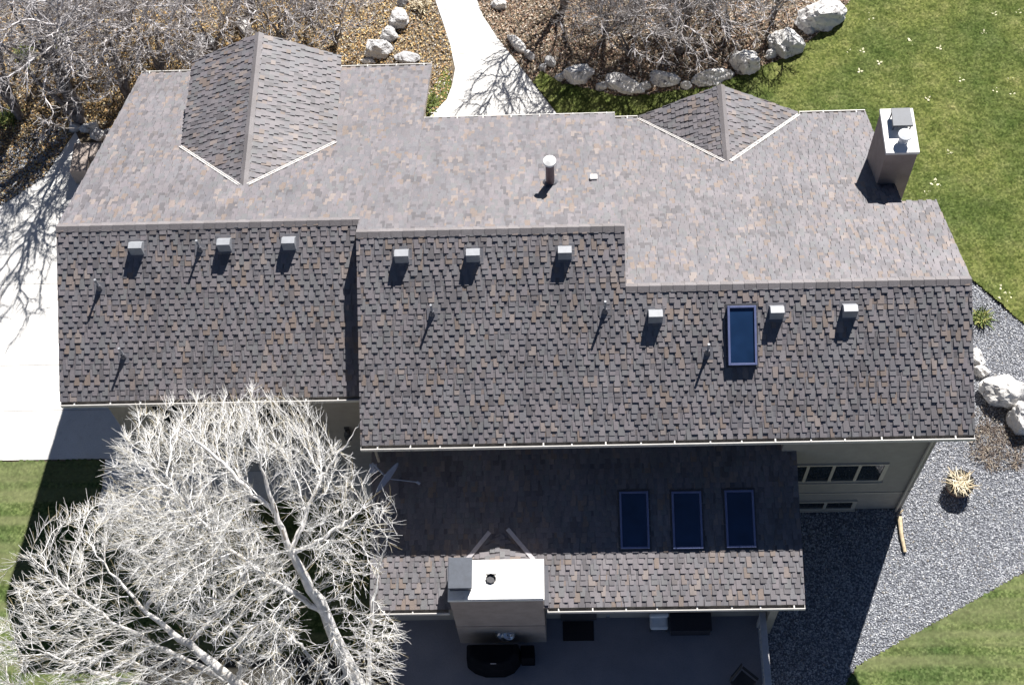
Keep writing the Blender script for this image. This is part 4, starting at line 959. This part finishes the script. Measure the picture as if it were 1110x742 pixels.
# dry brush by the boulder
r=np.random.RandomState(8); VV=[];FF=[];o_=0
for i in range(46):
    c=at(r.uniform(1058,1105),r.uniform(462,505),G+.03); V,F_=blades(9,c,.12,.35,r,.008,.5); VV.append(V);FF.append(F_+o_);o_+=len(V)
M['dead_stalk']=attr_mat('dead_stalk',[(0,(.07,.05,.04)),(.4,(.18,.14,.11)),(.75,(.32,.27,.21)),(1,(.48,.42,.34))],fine=20)
tag(np_obj('dry_brush',np.concatenate(VV),[np.concatenate(FF)],np.repeat(r.rand(46*9),2),M['dead_stalk'],origin=tuple(at(1080,485,G))),'grey-tan dead stalks below the biggest white boulder','dead plants',kind='stuff')
scatter('bark_mulch',[tuple(at(a,b)[:2]) for a,b in ((1052,440),(1120,440),(1120,500),(1085,512),(1050,500))],420,(.015,.04),M['grey_chips'],G+.03,kind='leaf',seed=16,label='brown mulch patch between the roof corner and the boulders',cat='mulch')
def shrub(px,py,rad,n,label,seed,m='green_leaf'):
    r=np.random.RandomState(seed); c=at(px,py,G+.1); t=thing('shrub',(c[0],c[1],G),label,'shrub')
    V,F_=blades(n,(c[0],c[1],G+.02),rad,rad*1.3,r,.018,1.1); np_obj('foliage',V,[F_],np.repeat(r.rand(n),2),M[m],parent=t); 
    V,F_=blades(14,(c[0],c[1],G),.03,rad*1.1,r,.008,1.3); np_obj('stem',V,[F_],np.repeat(r.rand(14),2),M['twig_grey'],parent=t)
shrub(1064,344,.30,160,'small yellow-green shrub at the right edge of the roof',3)
shrub(60,44,.45,200,'green grassy shrub under the trees near the top left',4)
shrub(28,58,.4,180,'green tuft left of another under the top left trees',5)
shrub(8,128,.4,160,'green tuft at the left edge above the driveway gravel',6)
shrub(463,112,.35,180,'green ground plant in the corner left of the path',7)
shrub(455,5,.35,140,'yellow shrub at the top edge left of the path',8,'dry_grass')
# pale leaves on the lawn
lv=[(968,13),(945,15),(989,45),(935,55),(953,68),(1018,52),(1078,15),(1104,13),(1066,35),(1042,87),(1095,84),(1079,98),(1006,107),(932,77),(921,56),(1036,140),(1029,165),(1014,199),(1005,209),(1083,311),(1088,322),(1096,320),(944,20),(1097,101)]
lo=None
for i,(a,b) in enumerate(lv):
    c=at(a,b,G+.05); r=np.random.RandomState(i+60); s=.12 if (a,b) not in ((989,45),(1014,199),(1088,322)) else .20
    mb=MB(); ph=r.rand()*6
    for k_ in range(3):
        aa=ph+k_*2.1+r.uniform(-.3,.3); d=np.array([math.cos(aa),math.sin(aa),.15]); q=np.array([-d[1],d[0],.1])
        mb.add([c,c+d*s*.6+q*s*.35,c+d*s+np.array([0,0,.02]),c+d*s*.6-q*s*.35],[(0,1,2,3)])
    o=mb.build('fallen_leaf',M['pale_leaf'],origin=tuple(c))
    lab='pale dried leaf lying on the green lawn right of the house'
    if s>.15: lab={(989,45):'largest pale leaf clump on the upper lawn',(1014,199):'large pale leaf clump on the lawn beside the tall chimney',(1088,322):'large pale leaf clump on the lawn above the gravel'}[(a,b)]
    tag(o,lab,'leaf','pale leaves scattered on the lawn')
# ---------------------------------------------------------------- patio things
g=thing('barbecue_grill',(11.1,-8.95,ZP),'large grill under a black cover against the lower chimney','grill')
mb=MB(); zc=ZP+1.15
gp_=at(534,706,ZP+1.05)
X_,Y_=gp_[0],gp_[1]
lo=[(-.72,-.16),(-.50,-.34),(-.22,-.44),(.28,-.44),(.52,-.33),(.70,-.10),(.70,.26),(-.72,.26)]
hi=[(-.62,-.11),(-.44,-.26),(-.20,-.34),(.24,-.34),(.45,-.25),(.60,-.07),(.57,.17),(-.60,.17)]
v=[(X_+a*1.05,Y_+b,ZP+.02) for a,b in lo]+[(X_+a,Y_+b,ZP+.85) for a,b in lo]+[(X_+a,Y_+b,zc) for a,b in hi]; n=8
mb.add(v,[tuple(range(n))[::-1],tuple(range(2*n,3*n))]+[(i,(i+1)%n,n+(i+1)%n,n+i) for i in range(n)]+[(n+i,n+(i+1)%n,2*n+(i+1)%n,2*n+i) for i in range(n)])
mb.build('cover',M['black_cover'],g,bevel=.05,smooth=False)
mb=MB(); mb.box((X_+.74,Y_-.12,ZP+.02),(X_+1.12,Y_+.25,ZP+.80)); mb.build('side_shelf',M['black_cover'],g,bevel=.03)
mb=MB(); mb.cyl((X_-.05,Y_-.35,zc+.01),(X_+.10,Y_-.35,zc+.01),.012,n=8); mb.build('handle',M['silver'],g)
a=at(610,673,ZP);b=at(644,694,ZP); mb=MB(); mb.box((a[0],b[1],ZP+.002),(b[0],a[1],ZP+.022)); tag(mb.build('doormat',M['mat_dark'],bevel=.006),'dark rectangular doormat on the shaded patio','doormat')
# lounge chair + storage chest
c=at(714,676,ZP+.4); ch=thing('lounge_chair',(c[0],-8.1,ZP),'patio chair with a pale grey-white cushion under the low eave','chair')
mb=MB(); mb.box((c[0]-.24,c[1]-.14,ZP+.28),(c[0]+.26,-7.78,ZP+.42)); mb.build('seat_cushion',M['cushion'],ch,bevel=.06,smooth=False)
mb=MB(); mb.obox((c[0],-7.86,ZP+.68),((1,0,0),(0,.97,.25),(0,-.25,.97)),(.25,.06,.30)); mb.build('back_cushion',M['cushion'],ch,bevel=.04)
for sx_ in (-.22,.22):
    for yy in (c[1]-.08,-7.85):
        mb=MB(); mb.box((c[0]+sx_-.02,yy-.02,ZP),(c[0]+sx_+.02,yy+.02,ZP+.28)); mb.build('leg',M['dark_metal'],ch)
a=at(727,684,ZP+.5);b=at(772,684,ZP+.5); bx_=thing('storage_chest',((a[0]+b[0])/2,-8.1,ZP),'long dark chest beside the cushioned patio chair','chest')
mb=MB(); mb.box((a[0]+.03,a[1]+.02,ZP+.01),(b[0]-.03,-7.75,ZP+.46)); mb.build('body',M['dark_wicker'],bx_,bevel=.02)
mb=MB(); mb.box((a[0],a[1],ZP+.465),(b[0],-7.74,ZP+.52)); mb.build('lid',M['dark_wicker'],bx_,bevel=.02)
c=at(659,664,ZP+.3); t=thing('lantern',(c[0],c[1],ZP),'small pale lantern on the patio between doormat and cushioned chair','lantern')
mb=MB(); mb.cyl((c[0],c[1],ZP),(c[0],c[1],ZP+.22),.07,.06,12); mb.build('body',M['lead'],t)
mb=MB(); mb.cyl((c[0],c[1],ZP+.22),(c[0],c[1],ZP+.32),.08,.02,12); mb.build('cap',M['vent_metal'],t)
# railing
rl=thing('patio_railing',(18.45,-9,ZP),'grey wooden railing along the right side of the patio','railing')
xr=18.44; mb=MB(); mb.box((xr-.09,-13,ZP+.95),(xr+.09,-7.9,ZP+1.01)); mb.build('top_rail',M['rail_paint'],rl,bevel=.01)
mb=MB(); mb.box((xr-.03,-13,ZP+.08),(xr+.03,-7.9,ZP+.14)); mb.build('bottom_rail',M['rail_paint'],rl)
for yy in (-7.98,-9.75,-11.6,-12.9):
    mb=MB(); mb.box((xr-.06,yy-.06,ZP),(xr+.06,yy+.06,ZP+.949)); mb.build('post',M['rail_paint'],rl)
yy=-8.15
while yy>-12.8:
    if min(abs(yy-q) for q in (-9.75,-11.6))>.09:
        mb=MB(); mb.box((xr-.017,yy-.017,ZP+.14),(xr+.017,yy+.017,ZP+.949)); mb.build('baluster',M['rail_paint'],rl)
    yy-=.125
mb=MB(); mb.box((xr+.12,-8.1,G),(xr+.34,-7.88,-5.75)); tag(mb.build('eave_post',M['stucco'],bevel=.01),'square stucco post under the right end of the low eave','post')
# folding chair, dark
c=at(806,735,ZP+.4); fc=thing('folding_chair',(c[0],c[1],ZP),'dark wooden patio chair near the railing at the bottom edge','chair')
ax=np.array([.75,-.66,0]);ay=np.array([.66,.75,0]);az=np.array([0,0,1.])
mb=MB(); mb.obox(c+np.array([0,-.1,-.02]),(ax,ay,az),(.24,.22,.02)); mb.build('seat',M['dark_wood'],fc)
mb=MB(); bk=c+np.array([0,-.1,0])-ay*-.0+ax*-.24; mb.obox(bk+az*.28-ax*.06,(ay,ax,az),(.23,.02,.25)); mb.build('backrest',M['dark_wood'],fc)
for i in (-1,1):
    mb=MB(); mb.obox(c+np.array([0,-.1,.18])+ay*.26*i,(ax,ay,az),(.26,.035,.015)); mb.build('armrest',M['dark_wood'],fc)
    for j in (-1,1):
        mb=MB(); q=c+np.array([0,-.1,0])+ay*.22*i+ax*.22*j; mb.box((q[0]-.02,q[1]-.02,ZP),(q[0]+.02,q[1]+.02,ZP+.37)); mb.build('leg',M['dark_wood'],fc)
# ---------------------------------------------------------------- camera, light, sky
cam=bpy.data.cameras.new('camera'); co=bpy.data.objects.new('camera',cam); col.objects.link(co)
from mathutils import Matrix
co.matrix_world=Matrix(((right[0],up[0],-fwv[0],CX),(right[1],up[1],-fwv[1],CY),(right[2],up[2],-fwv[2],CZ+ZO),(0,0,0,1)))
cam.sensor_width=36; cam.lens=F*36/1110; cam.clip_end=2000; cam.clip_start=.5; scn.camera=co
EL,AZ=46,23
sd=np.array([math.sin(math.radians(AZ))*math.cos(math.radians(EL)),math.cos(math.radians(AZ))*math.cos(math.radians(EL)),math.sin(math.radians(EL))])
sun=bpy.data.lights.new('sun','SUN'); sun.energy=5.0; sun.angle=math.radians(.5); sun.color=(1,.965,.92)
so=bpy.data.objects.new('sun',sun); col.objects.link(so); so.rotation_euler=Vector(sd).to_track_quat('Z','Y').to_euler(); so.location=(0,0,60)
w=bpy.data.worlds.new('World'); scn.world=w; w.use_nodes=True; nt=w.node_tree; bg=nt.nodes['Background']
sk=nt.nodes.new('ShaderNodeTexSky'); sk.sky_type='NISHITA'; sk.sun_disc=False; sk.sun_elevation=math.radians(EL); sk.sun_rotation=math.radians(AZ); sk.altitude=2500; sk.air_density=.6; sk.dust_density=.1
nt.links.new(sk.outputs[0],bg.inputs[0]); bg.inputs[1].default_value=.05
scn.view_settings.view_transform='Standard'; scn.view_settings.look='None'; scn.view_settings.gamma=1; scn.view_settings.exposure=1.0
scn.cycles.max_bounces=6; scn.cycles.diffuse_bounces=3; scn.cycles.use_denoising=True
